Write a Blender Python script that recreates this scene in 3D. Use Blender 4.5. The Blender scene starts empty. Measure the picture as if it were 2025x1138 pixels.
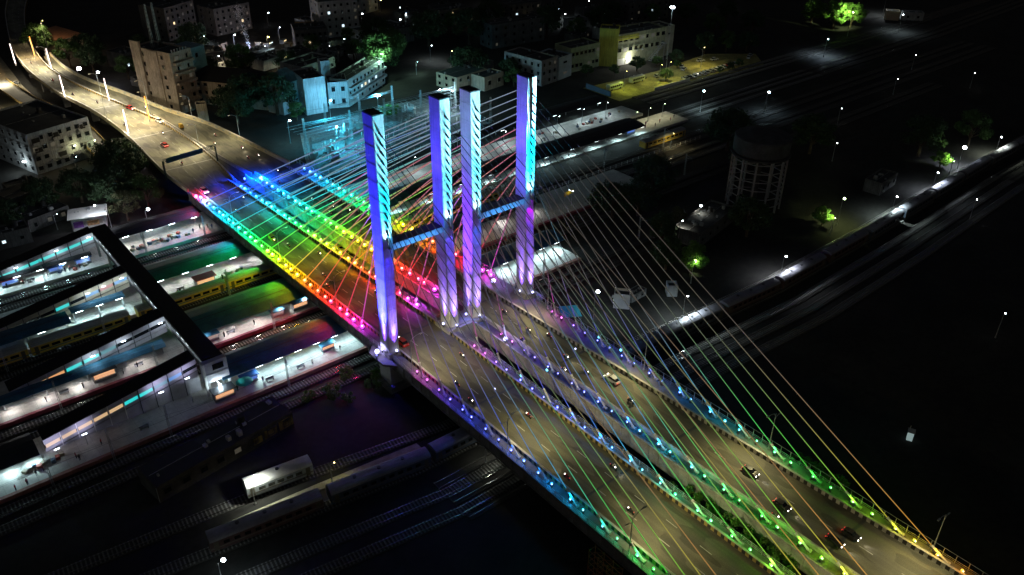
import bpy, bmesh, math, random
from mathutils import Vector, Matrix
random.seed(7)
rnd = random.Random(11)
SC = bpy.context.scene
COL = SC.collection
PI = math.pi

# ------------------------------------------------------------------ camera, sky, night fill, exposure
CAM = (-80.494, -139.980, 113.489)
PITCH, YAW, ROLL, FOC = 0.5417, -0.6954, 0.0104, 1654.24
cy_, sy_ = math.cos(YAW), math.sin(YAW)
FW = Vector((-sy_*math.cos(PITCH), cy_*math.cos(PITCH), -math.sin(PITCH)))
RT = Vector((cy_, sy_, 0.0))
UPV = RT.cross(FW)
R2 = math.cos(ROLL)*RT + math.sin(ROLL)*UPV
U2 = -math.sin(ROLL)*RT + math.cos(ROLL)*UPV
cam_d = bpy.data.cameras.new('camera')
cam_o = bpy.data.objects.new('camera', cam_d)
COL.objects.link(cam_o)
cam_d.sensor_width = 36.0
cam_d.lens = 36.0*FOC/2025.0
cam_d.clip_start = 1.0
cam_d.clip_end = 6000.0
mw = Matrix((R2, U2, -FW)).transposed().to_4x4()
mw.translation = Vector(CAM)
cam_o.matrix_world = mw
SC.camera = cam_o

W = bpy.data.worlds.new('World'); SC.world = W; W.use_nodes = True
wn = W.node_tree.nodes; wl = W.node_tree.links
for n in list(wn): wn.remove(n)
sky = wn.new('ShaderNodeTexSky'); sky.sky_type = 'NISHITA'; sky.sun_disc = False
sky.sun_elevation = math.radians(-1.5); sky.sun_rotation = math.radians(215)
bg = wn.new('ShaderNodeBackground'); bg.inputs[1].default_value = 0.09
wo = wn.new('ShaderNodeOutputWorld')
wl.new(sky.outputs[0], bg.inputs[0]); wl.new(bg.outputs[0], wo.inputs[0])

night_fill = bpy.data.lights.new('faint_night_fill', 'SUN'); night_fill.energy = 0.006; night_fill.angle = math.radians(3)  # faint fill added for the night tone, no moon behind it
night_fill.color = (0.62, 0.8, 1.0)
night_fill_o = bpy.data.objects.new('faint_night_fill', night_fill); COL.objects.link(night_fill_o)
night_fill_o.rotation_euler = (math.radians(48), 0, math.radians(-28))

SC.view_settings.view_transform = 'Standard'
SC.view_settings.look = 'None'
SC.view_settings.exposure = 0.0
SC.view_settings.gamma = 1.0
SC.view_settings.use_curve_mapping = False
SC.cycles.use_light_tree = True
SC.cycles.max_bounces = 4
SC.cycles.diffuse_bounces = 2
SC.cycles.glossy_bounces = 2
SC.cycles.sample_clamp_indirect = 4.0

def g(px, py, z):
    """the ground point seen at a photograph pixel, on the level z"""
    d = FW + (px-1012.5)/FOC*R2 - (py-569.0)/FOC*U2
    t = (z-CAM[2])/d.z
    return Vector(CAM) + t*d

# ------------------------------------------------------------------ materials
MATS = {}
def M(name, col, rough=0.75, var=0.3, scale=0.6, metal=0.0, bump=0.0, coat=0.0, dirt=None):
    if name in MATS: return MATS[name]
    m = bpy.data.materials.new(name); m.use_nodes = True
    nt = m.node_tree; N = nt.nodes; L = nt.links
    b = N['Principled BSDF']
    tc = N.new('ShaderNodeTexCoord')
    n1 = N.new('ShaderNodeTexNoise'); n1.inputs['Scale'].default_value = scale; n1.inputs['Detail'].default_value = 8
    n1.inputs['Roughness'].default_value = 0.65
    L.new(tc.outputs['Object'], n1.inputs['Vector'])
    cr = N.new('ShaderNodeValToRGB')
    cr.color_ramp.elements[0].position = 0.28; cr.color_ramp.elements[1].position = 0.72
    lo = [max(0, c*(1-var)) for c in col]; hi = [min(1, c*(1+var)) for c in col]
    if dirt: lo = [c*(1-var)*d for c, d in zip(col, dirt)]
    cr.color_ramp.elements[0].color = (*lo, 1); cr.color_ramp.elements[1].color = (*hi, 1)
    L.new(n1.outputs['Fac'], cr.inputs['Fac'])
    n2 = N.new('ShaderNodeTexNoise'); n2.inputs['Scale'].default_value = scale*9; n2.inputs['Detail'].default_value = 4
    L.new(tc.outputs['Object'], n2.inputs['Vector'])
    mx = N.new('ShaderNodeMixRGB'); mx.blend_type = 'MULTIPLY'; mx.inputs['Fac'].default_value = min(0.8, var*1.6)
    L.new(cr.outputs['Color'], mx.inputs['Color1']); L.new(n2.outputs['Fac'], mx.inputs['Color2'])
    gn = N.new('ShaderNodeMixRGB'); gn.blend_type = 'MULTIPLY'; gn.inputs['Fac'].default_value = 1
    k = 1.0/(1-0.5*min(0.8, var*1.6))
    gn.inputs['Color2'].default_value = (k, k, k, 1)
    L.new(mx.outputs['Color'], gn.inputs['Color1'])
    L.new(gn.outputs['Color'], b.inputs['Base Color'])
    b.inputs['Roughness'].default_value = rough
    b.inputs['Metallic'].default_value = metal
    if coat: b.inputs['Coat Weight'].default_value = coat
    if bump:
        bp = N.new('ShaderNodeBump'); bp.inputs['Strength'].default_value = bump; bp.inputs['Distance'].default_value = 0.05
        L.new(n2.outputs['Fac'], bp.inputs['Height']); L.new(bp.outputs['Normal'], b.inputs['Normal'])
    MATS[name] = m
    return m

def ME(name, col, strength, sampled=False):
    """a lamp's glowing surface"""
    if name in MATS: return MATS[name]
    m = bpy.data.materials.new(name); m.use_nodes = True
    N = m.node_tree.nodes; b = N['Principled BSDF']
    b.inputs['Base Color'].default_value = (0.3, 0.3, 0.3, 1)
    b.inputs['Emission Color'].default_value = (*col, 1)
    b.inputs['Emission Strength'].default_value = strength
    if not sampled: m.cycles.emission_sampling = 'NONE'
    MATS[name] = m
    return m

def stripes_mat(name, c1, c2, period, axis='Y', rough=0.7):
    m = bpy.data.materials.new(name); m.use_nodes = True
    nt = m.node_tree; N = nt.nodes; L = nt.links; b = N['Principled BSDF']
    tc = N.new('ShaderNodeTexCoord'); sp = N.new('ShaderNodeSeparateXYZ'); L.new(tc.outputs['Object'], sp.inputs[0])
    dv = N.new('ShaderNodeMath'); dv.operation = 'DIVIDE'; dv.inputs[1].default_value = period; L.new(sp.outputs[axis], dv.inputs[0])
    fr = N.new('ShaderNodeMath'); fr.operation = 'FRACT'; L.new(dv.outputs[0], fr.inputs[0])
    gt = N.new('ShaderNodeMath'); gt.operation = 'GREATER_THAN'; gt.inputs[1].default_value = 0.5; L.new(fr.outputs[0], gt.inputs[0])
    mx = N.new('ShaderNodeMixRGB'); L.new(gt.outputs[0], mx.inputs['Fac'])
    mx.inputs['Color1'].default_value = (*c1, 1); mx.inputs['Color2'].default_value = (*c2, 1)
    n2 = N.new('ShaderNodeTexNoise'); n2.inputs['Scale'].default_value = 1.3; n2.inputs['Detail'].default_value = 8
    L.new(tc.outputs['Object'], n2.inputs['Vector'])
    m2 = N.new('ShaderNodeMixRGB'); m2.blend_type = 'MULTIPLY'; m2.inputs['Fac'].default_value = 0.7
    L.new(mx.outputs['Color'], m2.inputs['Color1']); L.new(n2.outputs['Fac'], m2.inputs['Color2'])
    L.new(m2.outputs['Color'], b.inputs['Base Color']); b.inputs['Roughness'].default_value = rough
    MATS[name] = m
    return m

def glow_attr_mat():  # floodlight on the cables, put into an emission gradient
    m = bpy.data.materials.new('cable_painted_glow'); m.use_nodes = True
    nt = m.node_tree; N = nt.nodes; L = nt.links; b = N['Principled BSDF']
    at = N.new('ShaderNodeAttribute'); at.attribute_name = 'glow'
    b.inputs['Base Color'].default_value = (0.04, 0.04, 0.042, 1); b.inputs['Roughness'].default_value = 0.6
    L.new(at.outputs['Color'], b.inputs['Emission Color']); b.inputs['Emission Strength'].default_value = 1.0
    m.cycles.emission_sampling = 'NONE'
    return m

# ------------------------------------------------------------------ mesh builder
class MB:
    def __init__(s): s.v = []; s.f = []; s.m = []; s.cm = 0
    def add(s, vs, fs):
        o = len(s.v); s.v.extend([tuple(v) for v in vs])
        for f in fs: s.f.append(tuple(i+o for i in f)); s.m.append(s.cm)
        return s
    def mat(s, i): s.cm = i; return s
    def box(s, x0, x1, y0, y1, z0, z1):
        return s.add([(x0,y0,z0),(x1,y0,z0),(x1,y1,z0),(x0,y1,z0),(x0,y0,z1),(x1,y0,z1),(x1,y1,z1),(x0,y1,z1)],
                     [(0,3,2,1),(4,5,6,7),(0,1,5,4),(1,2,6,5),(2,3,7,6),(3,0,4,7)])
    def cbox(s, c, size, rz=0.0, rx=0.0, ry=0.0):
        mt = Matrix.Translation(c) @ Matrix.Rotation(rz,4,'Z') @ Matrix.Rotation(ry,4,'Y') @ Matrix.Rotation(rx,4,'X')
        a, b, c_ = size[0]/2, size[1]/2, size[2]/2
        vs = [mt @ Vector((x*a, y*b, z*c_)) for z in (-1,1) for x, y in ((-1,-1),(1,-1),(1,1),(-1,1))]
        return s.add(vs, [(0,3,2,1),(4,5,6,7),(0,1,5,4),(1,2,6,5),(2,3,7,6),(3,0,4,7)])
    def tube(s, p, q, r, n=6, r2=None, caps=True):
        p = Vector(p); q = Vector(q); d = (q-p).normalized()
        a = d.orthogonal().normalized(); b = d.cross(a); r2 = r if r2 is None else r2
        vs = []
        for P, R in ((p, r), (q, r2)):
            for i in range(n):
                t = 2*PI*i/n; vs.append(P + R*(math.cos(t)*a + math.sin(t)*b))
        fs = [(i, (i+1) % n, n+(i+1) % n, n+i) for i in range(n)]
        if caps: fs += [tuple(range(n-1, -1, -1)), tuple(range(n, 2*n))]
        return s.add(vs, fs)
    def path(s, pts, r, n=6):
        for a, b in zip(pts[:-1], pts[1:]): s.tube(a, b, r, n)
        return s
    def prism(s, poly, z0, z1):
        n = len(poly)
        vs = [(x, y, z0) for x, y in poly] + [(x, y, z1) for x, y in poly]
        return s.add(vs, [tuple(range(n-1,-1,-1)), tuple(range(n,2*n))] + [(i,(i+1)%n,n+(i+1)%n,n+i) for i in range(n)])
    def extrude_x(s, prof, x0, x1, caps=True):
        n = len(prof)
        vs = [(x0, y, z) for y, z in prof] + [(x1, y, z) for y, z in prof]
        fs = [(i, n+i, n+(i+1)%n, (i+1)%n) for i in range(n)]
        if caps: fs += [tuple(range(n)), tuple(range(2*n-1, n-1, -1))]
        return s.add(vs, fs)
    def ball(s, c, r, nu=8, nv=5, sz=1.0):
        c = Vector(c); vs = [c+Vector((0,0,r*sz))]
        for j in range(1, nv):
            ph = PI*j/nv
            for i in range(nu):
                t = 2*PI*i/nu
                vs.append(c+Vector((r*math.sin(ph)*math.cos(t), r*math.sin(ph)*math.sin(t), r*sz*math.cos(ph))))
        vs.append(c-Vector((0,0,r*sz)))
        fs = [(0, 1+i, 1+(i+1)%nu) for i in range(nu)]
        for j in range(nv-2):
            o = 1+j*nu
            fs += [(o+i, o+nu+i, o+nu+(i+1)%nu, o+(i+1)%nu) for i in range(nu)]
        o = 1+(nv-2)*nu; e = len(vs)-1
        fs += [(o+i, e, o+(i+1)%nu) for i in range(nu)]
        return s.add(vs, fs)
    def lathe(s, prof, c=(0,0,0), n=24):
        vs = []; 
        for r, z in prof:
            for i in range(n):
                t = 2*PI*i/n; vs.append((c[0]+r*math.cos(t), c[1]+r*math.sin(t), c[2]+z))
        fs = []
        for j in range(len(prof)-1):
            fs += [(j*n+i, j*n+(i+1)%n, (j+1)*n+(i+1)%n, (j+1)*n+i) for i in range(n)]
        fs.append(tuple(range((len(prof)-1)*n, len(prof)*n)))
        return s.add(vs, fs)
    def strip(s, left, right, z, thick=0.0):
        """a ribbon between two matched polylines"""
        n = len(left); zz = z if hasattr(z, '__len__') else [z]*n
        vs = [(l[0], l[1], h) for l, h in zip(left, zz)] + [(r[0], r[1], h) for r, h in zip(right, zz)]
        fs = [(i+1, i, n+i, n+i+1) for i in range(n-1)]
        if not thick: return s.add(vs, fs)
        vs += [(x, y, h-thick) for x, y, h in vs]
        k = 2*n
        fs += [(k+i, k+i+1, k+n+i+1, k+n+i) for i in range(n-1)]
        fs += [(i, i+1, k+i+1, k+i) for i in range(n-1)]
        fs += [(n+i+1, n+i, k+n+i, k+n+i+1) for i in range(n-1)]
        fs += [(0, k, k+n, n), (n-1, 2*n-1, k+2*n-1, k+n-1)]
        return s.add(vs, fs)
    def mesh(s, name, mats):
        me = bpy.data.meshes.new(name); me.from_pydata(s.v, [], s.f)
        for m in (mats if isinstance(mats, (list, tuple)) else [mats]): me.materials.append(m)
        if any(s.m): me.polygons.foreach_set('material_index', s.m)
        me.update()
        return me
    def build(s, name, mats, parent=None, loc=None):
        return obj(name, s.mesh(name, mats), parent, loc)

def obj(name, me, parent=None, loc=None, rz=0.0, mat=None):
    o = bpy.data.objects.new(name, me); COL.objects.link(o)
    if parent is not None: o.parent = parent
    if loc is not None: o.location = loc
    if rz: o.rotation_euler = (0, 0, rz)
    if mat is not None:
        o.material_slots[0].link = 'OBJECT'; o.material_slots[0].material = mat
    return o

LABELS = {}
def tag(o, label, cat, group=None, kind=None):
    n = len(label.split())
    if n > 16 or n < 4: print('LABEL LENGTH', n, label)
    if label in LABELS: print('DUP LABEL', label)
    LABELS[label] = 1
    o['label'] = label; o['category'] = cat
    if group: o['group'] = group
    if kind: o['kind'] = kind
    return o
def thing(name, label, cat, loc=(0,0,0), rz=0.0, group=None):
    o = bpy.data.objects.new(name, None); COL.objects.link(o)
    o.empty_display_size = 0.5
    o.location = loc; o.rotation_euler = (0, 0, rz)
    return tag(o, label, cat, group)
def struct(o):
    o['kind'] = 'structure'; return o
def stuff(o):
    o['kind'] = 'stuff'; return o
KIDS = {}
def dup(root, loc, rz, label, group=None, paint=None, skip=()):
    """copies a thing with its parts and sub-parts"""
    r = root.copy(); COL.objects.link(r); r.location = loc; r.rotation_euler = (0, 0, rz)
    tag(r, label, root['category'], group or root.get('group'))
    def rec(src, dst):
        for ch in list(src.children):
            if ch.name.split('.')[0] in skip: continue
            c = ch.copy(); COL.objects.link(c); c.parent = dst
            if paint and ch.type == 'MESH' and ch.name.split('.')[0] in paint:
                c.material_slots[0].link = 'OBJECT'; c.material_slots[0].material = paint[ch.name.split('.')[0]]
            rec(ch, c)
    rec(root, r)
    return r

def light(parent, loc, col, power, r=0.15, spot=None, aim=None, blend=1.0, name='lamp_light'):
    d = bpy.data.lights.new(name, 'SPOT' if spot else 'POINT')
    d.energy = power; d.color = col; d.shadow_soft_size = r
    o = bpy.data.objects.new(name, d); COL.objects.link(o)
    o.parent = parent; o.location = loc
    if spot:
        d.spot_size = math.radians(spot); d.spot_blend = blend
        v = Vector(aim)
        o.rotation_euler = v.to_track_quat('-Z', 'Y').to_euler()
    return o

ORD = ['zeroth','first','second','third','fourth','fifth','sixth','seventh','eighth','ninth','tenth','eleventh','twelfth','thirteenth',
 'fourteenth','fifteenth','sixteenth','seventeenth','eighteenth','nineteenth','twentieth','twenty-first','twenty-second','twenty-third',
 'twenty-fourth','twenty-fifth','twenty-sixth','twenty-seventh','twenty-eighth','twenty-ninth','thirtieth']
def lerp(a, b, t): return a+(b-a)*t
def interp(tab, x):
    if x <= tab[0][0]: return tab[0][1]
    for (a, p), (b, q) in zip(tab[:-1], tab[1:]):
        if x <= b:
            t = (x-a)/(b-a)
            return tuple(lerp(u, w, t) for u, w in zip(p, q)) if hasattr(p, '__len__') else lerp(p, q, t)
    return tab[-1][1]

def road_mat(name, col, olive=(1, 1, .8)):
    """worn asphalt: tyre-polished bands along the lanes, repair patches, oil and dust"""
    m = bpy.data.materials.new(name); m.use_nodes = True
    nt = m.node_tree; N = nt.nodes; L = nt.links; b = N['Principled BSDF']
    tc = N.new('ShaderNodeTexCoord')
    def noise(sc, det, mapsc=None, lo=.3, hi=.7, c0=(.5,.5,.5), c1=(1,1,1)):
        v = tc.outputs['Object']
        if mapsc:
            mp = N.new('ShaderNodeMapping'); mp.inputs['Scale'].default_value = mapsc; L.new(v, mp.inputs['Vector']); v = mp.outputs[0]
        n = N.new('ShaderNodeTexNoise'); n.inputs['Scale'].default_value = sc; n.inputs['Detail'].default_value = det; L.new(v, n.inputs['Vector'])
        r = N.new('ShaderNodeValToRGB'); r.color_ramp.elements[0].position = lo; r.color_ramp.elements[1].position = hi
        r.color_ramp.elements[0].color = (*c0, 1); r.color_ramp.elements[1].color = (*c1, 1); L.new(n.outputs['Fac'], r.inputs['Fac']); return r.outputs['Color'], n
    base, _ = noise(.12, 6, None, .35, .65, [c*.72 for c in col], [c*o*1.2 for c, o in zip(col, olive)])
    tyre, _ = noise(1.0, 4, (1.1, .02, 1), .35, .65, (.8,.8,.8), (1.05,1.05,1.05))
    patch, _ = noise(.35, 1, (1, .3, 1), .56, .58, (1,1,1), (.66,.66,.68))
    grit, gn_ = noise(6, 6, None, .3, .7, (.72,.72,.72), (1.15,1.15,1.15))
    out = base
    for s in (tyre, patch, grit):
        mx = N.new('ShaderNodeMixRGB'); mx.blend_type = 'MULTIPLY'; mx.inputs['Fac'].default_value = 1
        L.new(out, mx.inputs['Color1']); L.new(s, mx.inputs['Color2']); out = mx.outputs['Color']
    L.new(out, b.inputs['Base Color']); b.inputs['Roughness'].default_value = .78
    bp = N.new('ShaderNodeBump'); bp.inputs['Strength'].default_value = .3; bp.inputs['Distance'].default_value = .03
    L.new(gn_.outputs['Fac'], bp.inputs['Height']); L.new(bp.outputs['Normal'], b.inputs['Normal'])
    MATS[name] = m; return m
def streaks(m, fac=.75, lo=.5, sc=(2.2, 2.2, .09)):
    """rain streaks and grime running down a wall"""
    nt = m.node_tree; N = nt.nodes; L = nt.links; b = N['Principled BSDF']
    src = b.inputs['Base Color'].links[0].from_socket
    tc = N.new('ShaderNodeTexCoord'); mp = N.new('ShaderNodeMapping'); mp.inputs['Scale'].default_value = sc
    L.new(tc.outputs['Object'], mp.inputs['Vector'])
    n = N.new('ShaderNodeTexNoise'); n.inputs['Scale'].default_value = 1.6; n.inputs['Detail'].default_value = 6; L.new(mp.outputs[0], n.inputs['Vector'])
    r = N.new('ShaderNodeValToRGB'); r.color_ramp.elements[0].position = .36; r.color_ramp.elements[0].color = (lo, lo, lo, 1); r.color_ramp.elements[1].position = .6
    L.new(n.outputs['Fac'], r.inputs['Fac'])
    mx = N.new('ShaderNodeMixRGB'); mx.blend_type = 'MULTIPLY'; mx.inputs['Fac'].default_value = fac
    L.new(src, mx.inputs['Color1']); L.new(r.outputs['Color'], mx.inputs['Color2']); L.new(mx.outputs['Color'], b.inputs['Base Color'])
    return m
# shared materials
bridge_asphalt = road_mat('bridge_asphalt', (0.14, 0.134, 0.112)); approach_asphalt = road_mat('approach_asphalt', (0.2, 0.193, 0.165))
concrete = M('concrete', (0.42, 0.41, 0.39), 0.85, 0.25, 0.4, bump=0.2)
concrete_dk = M('stained_concrete', (0.2, 0.195, 0.18), 0.9, 0.4, 0.5, bump=0.2)
asphalt = M('asphalt', (0.105, 0.103, 0.1), 0.8, 0.25, 0.35, bump=0.3)
asphalt_old = M('old_asphalt', (0.16, 0.157, 0.15), 0.85, 0.25, 0.25, bump=0.3)
steel = M('steel', (0.3, 0.31, 0.32), 0.35, 0.3, 2.0, metal=0.8)
steel_dk = M('dark_steel', (0.06, 0.065, 0.07), 0.5, 0.3, 2.0, metal=0.3)
galv = M('galvanised_steel', (0.45, 0.47, 0.48), 0.45, 0.2, 2.0, metal=0.3)
rubber = M('rubber', (0.02, 0.02, 0.02), 0.8, 0.2, 4.0)
glass_dk = M('dark_glass', (0.012, 0.015, 0.018), 0.08, 0.1, 1.0)
white_paint = M('white_paint', (0.78, 0.78, 0.76), 0.55, 0.1, 0.6)
mark_paint = M('road_paint', (0.42, 0.42, 0.4), 0.7, 0.35, 1.5)
earth = M('earth', (0.022, 0.021, 0.018), 0.95, 0.5, 0.08, bump=0.5)
# ------------------------------------------------------------------ ground and tracks
GZ = -9.0
gm = MB(); gm.add([(-900,-700,GZ),(1900,-700,GZ),(1900,2200,GZ),(-900,2200,GZ)], [(0,1,2,3)])
struct(gm.build('ground', earth))

ballast = M('ballast', (0.055, 0.052, 0.047), 0.95, 0.5, 2.5, bump=0.6)
sleeper_m = M('sleeper_concrete', (0.2, 0.195, 0.18), 0.85, 0.3, 1.2)
rail_m = M('rail_steel', (0.42, 0.4, 0.38), 0.22, 0.2, 1.0, metal=0.9)
TRACKS = {}
def track(poly, label, sleepers=(-90, 240)):
    """a railway track along a polyline of (x, y)"""
    t = thing('railway_track', label, 'railway track', (poly[0][0], poly[0][1], GZ), group='railway tracks')
    ox, oy = poly[0]
    pts = [Vector((x-ox, y-oy, 0)) for x, y in poly]
    nrm = []
    for i in range(len(pts)):
        a = pts[max(0, i-1)]; b = pts[min(len(pts)-1, i+1)]
        d = (b-a).normalized(); nrm.append(Vector((-d.y, d.x, 0)))
    L_ = [p+n*1.5 for p, n in zip(pts, nrm)]; R_ = [p-n*1.5 for p, n in zip(pts, nrm)]
    MB().strip(L_, R_, 0.22, 0.18).build('ballast_bed', ballast, t)
    for s in (-0.84, 0.84):
        A = [p+n*(s+0.045) for p, n in zip(pts, nrm)]; B = [p+n*(s-0.045) for p, n in zip(pts, nrm)]
        MB().strip(A, B, 0.52, 0.17).build('rail', rail_m, t)
    sm = MB()
    for a, b in zip(pts[:-1], pts[1:]):
        L = (b-a).length; d = (b-a).normalized(); ang = math.atan2(d.y, d.x); k = int(L/0.75)
        for i in range(k):
            c = a + d*(i+0.5)*L/k
            if sleepers[0] < c.x+ox < sleepers[1]:
                sm.cbox((c.x, c.y, 0.27), (0.28, 2.6, 0.16), ang)
    if sm.v: stuff(sm.build('sleepers', sleeper_m, t))
    return t
def straight(y, x0, x1, label, sl=(-90, 60)): return track([(x0, y), (x1, y)], label, sl)
straight(12.6, -100, 140, 'railway track beside the red edged platform nearest the yard', (-90, 20))
straight(7.6, -100, 140, 'railway track second out from the nearest platform, by the weeds', (-90, 20))
straight(37.0, -100, 330, 'railway track under the maroon platform edge', (-90, 20))
straight(32.6, -100, 330, 'dark railway track behind the nearest platform canopy', (-90, -30))
straight(64.2, -100, 420, 'railway track carrying the yellow trains')
straight(59.4, -100, 420, 'railway track in front of the yellow trains by the iron fence')
straight(92.6, -100, 38, 'railway track between the far canopy and the far platform, nearer one')
straight(97.0, -100, 38, 'railway track hugging the edge of the far platform')
for i, y in enumerate((101.5, 106, 110.5)):
    track([(200, y), (420, y-i), (700, y+8-i*3)], 'distant railway track on the far upper right, %s from the parking lot' % ['third', 'second', 'first'][i], (200, 330))
for i, y in enumerate((78, 83, 87.5)):
    track([(196, y), (420, y+1), (700, y+14)], 'distant railway track beyond the lit canopies, %s from the dark field' % ['first', 'second', 'third'][i], (196, 300))
straight(52.5, 134, 420, 'railway track glinting past the iron fence, upper right', (134, 200))
straight(47.5, 134, 420, 'railway track glinting past the iron fence, lower right', (134, 200))
YT = [(-110, -15.5), (-60, -21.5), (-30, -25.8), (-12, -28.4), (30, -29.3), (63, -29.6), (107, -32.3), (161, -31.3), (234, -28), (330, -27)]
track(YT, 'railway track under the long row of dark coaches', (-80, 200))
YT2 = [(-110, -7), (-42.5, -13.8), (-31, -15.4), (0, -20.5), (60, -24.4), (107, -27.2), (161, -26.4), (234, -23.5), (330, -22.5)]
track(YT2, 'railway track under the floodlit silver coach', (-80, 200))
for i in range(3):
    track([(x, y-6.5-5*i) for x, y in YT[3:]], 'dark yard railway track in front of the coaches, %s one' % ['first', 'second', 'third'][i], (20, 240))
for i in range(2):
    track([(x, y-9-6*i) for x, y in YT[:5]], 'dark yard railway track below the left coaches, %s one' % ['upper', 'lower'][i], (-80, 20))

# ------------------------------------------------------------------ platforms
paving = M('platform_paving', (0.5, 0.49, 0.46), 0.6, 0.22, 0.7)
paving_pink = M('pink_paving', (0.5, 0.38, 0.36), 0.65, 0.25, 0.7)
maroon = M('maroon_paint', (0.22, 0.035, 0.06), 0.6, 0.3, 0.8)
red_brown = M('terracotta_edge', (0.35, 0.15, 0.12), 0.65, 0.35, 0.8)
def platform(x0, x1, y0, y1, edge, z=-8.0, both=False):
    p = MB().box(x0, x1, y0+0.9, y1, GZ, z).build('railway_platform', paving); struct(p)
    MB().box(x0, x1, y0, y0+0.897, GZ, z+0.004).build('edge_coping', edge, p)
    jm = MB()
    for i in range(int((x1-x0)/3)): jm.box(x0+3*i, x0+3*i+0.03, y0+0.9, y1, z, z+0.004)
    for j in range(1, int((y1-y0)/3)): jm.box(x0, x1, y0+0.9+3*j, y0+0.93+3*j, z, z+0.003)
    stuff(jm.build('paving_joints', concrete_dk, p))
    return p
platform(-110, 76, 15.3, 30.5, red_brown)
platform(-110, 132, 39.7, 57.0, maroon)
platform(-110, 40, 67.0, 89.5, paving_pink)
platform(40, 196, 75.3, 88.0, paving)
platform(-110, 38, 99.6, 116.0, paving)
platform(42, 186, 92.2, 105.0, paving)

roof_blue = M('blue_roof_sheet', (0.03, 0.13, 0.22), 0.5, 0.35, 0.3)
roof_green = M('green_roof_sheet', (0.03, 0.17, 0.15), 0.5, 0.35, 0.3)
roof_dark = M('dark_roof_sheet', (0.025, 0.03, 0.036), 0.6, 0.3, 0.3)
tube_em = ME('tube_lamp_glass', (0.8, 0.93, 1.0), 9.0)
orange_em = ME('kiosk_lightbox', (1.0, 0.5, 0.25), 0.9)
def canopy(x0, x1, y0, y1, z, ridge, mat, label, lamps=(), power=900, lcol=(0.62, 0.94, 1.0), step=0.9):
    t = thing('platform_canopy', label, 'platform canopy', (x0, y0, -8.0), group='roofs over the platforms')
    L = x1-x0; D = y1-y0; zz = z+8.0
    MB().extrude_x([(0, zz-.5), (D*0.22, zz+ridge*.6), (D*0.5, zz+ridge), (D*0.78, zz+ridge*.6), (D, zz-.5), (D, zz-.62), (D*0.5, zz+ridge-.14), (0, zz-.62)], 0, L).build('roof', mat, t)
    seam = MB()
    k = int(L/step)
    for i in range(k):
        x = (i+.5)*L/k
        for (a, b) in (((0, zz-.5), (D*0.22, zz+ridge*.6)), ((D*.22, zz+ridge*.6), (D*.5, zz+ridge)), ((D*.5, zz+ridge), (D*.78, zz+ridge*.6)), ((D*.78, zz+ridge*.6), (D, zz-.5))):
            seam.tube((x, a[0], a[1]), (x, b[0], b[1]), 0.05, 4, caps=False)
    stuff(seam.build('roof_seams', mat, t))
    MB().box(0, L, D*.36-.05, D*.36+.05, zz+ridge*.8, zz+ridge*.9).build('gutter', steel_dk, t)
    n = max(2, int(L/9))
    pm = MB().box(-.12, .12, -.12, .12, 0, zz-.3).box(-.08, .08, -D*.3, D*.3, zz-.55, zz-.4).mesh('post', galv)
    for i in range(n+1):
        obj('post', pm, t, (lerp(.6, L-.6, i/n), D*.5, 0))
    lm = MB().box(-.9, .9, -.12, .12, -.08, .04).mesh('tube_lamp', tube_em)
    for (x, dy) in lamps:
        l = obj('tube_lamp', lm, t, (x-x0, dy, zz-.9))
        light(t, (x-x0, dy, zz-1.15), lcol, power*.8, 0.3, 168, (0, -.45, -1), .6)
    return t
# nearest platform
canopy(-33, 3, 20.2, 30.0, -4, 0.6, roof_blue, 'dark blue sheet canopy over the nearest platform, beside the bridge', [(-24,.5),(-19,.5),(-14,.5),(-9,.5),(-4,.5),(.5,.5)], 1000)
canopy(-110, -72, 21.5, 30.3, -5.2, 0.5, roof_dark, 'black canopy over the nearest platform at lower left', [(-84,.7),(-78,.7),(-73.5,.7)], 800)
canopy(-34.5, 6, 41.8, 54.5, -4, 0.9, roof_green, 'green sheet canopy over the maroon edged platform, beside the bridge', [(-29,.7),(-22,.7),(-15,.7),(-8,.7),(-1,.7)], 1150, (1.0, .93, .9))
canopy(-110, -38, 42.8, 46.6, -4.6, 0.25, roof_blue, 'blue canopy over the maroon edged platform, left of the footbridge', [(-73,.7),(-66,.7),(-59,.7),(-52,.7),(-45,.7)], 620, (1.0, .92, .88))
canopy(-34, 20, 74.0, 85.0, -4, 0.7, roof_green, 'dark green canopy behind the red kiosk platform, beside the bridge', [(-28,.5),(-21,.5),(-14,.5),(-7,.5),(0,.5)], 800, (.95, .95, .95))
canopy(-110, -53, 67.6, 74.2, -4.2, 0.4, roof_blue, 'plain blue canopy behind the left yellow train', [(-53.5,3.0),(-60,.5)], 700)
canopy(-52, -38.5, 70.8, 73.8, -3.6, 0.2, roof_blue, 'short bright canopy by the ramp with the red window', [(-50,.5),(-45,.5),(-40,.5)], 1300)
canopy(-110, -38, 102.2, 104.0, -4.6, 0.15, roof_dark, 'black canopy over the far platform, left of the footbridge', [(-64,.5),(-58,.5),(-52,.5),(-46,.5),(-40,.5)], 1300)
canopy(-31, -4, 105.5, 114, -3.5, 0.6, roof_dark, 'black canopy over the far platform between footbridge and bridge', [(-27,.5),(-20,.5),(-13,.5),(-6,.5)], 900, (1, .96, .9))
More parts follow.
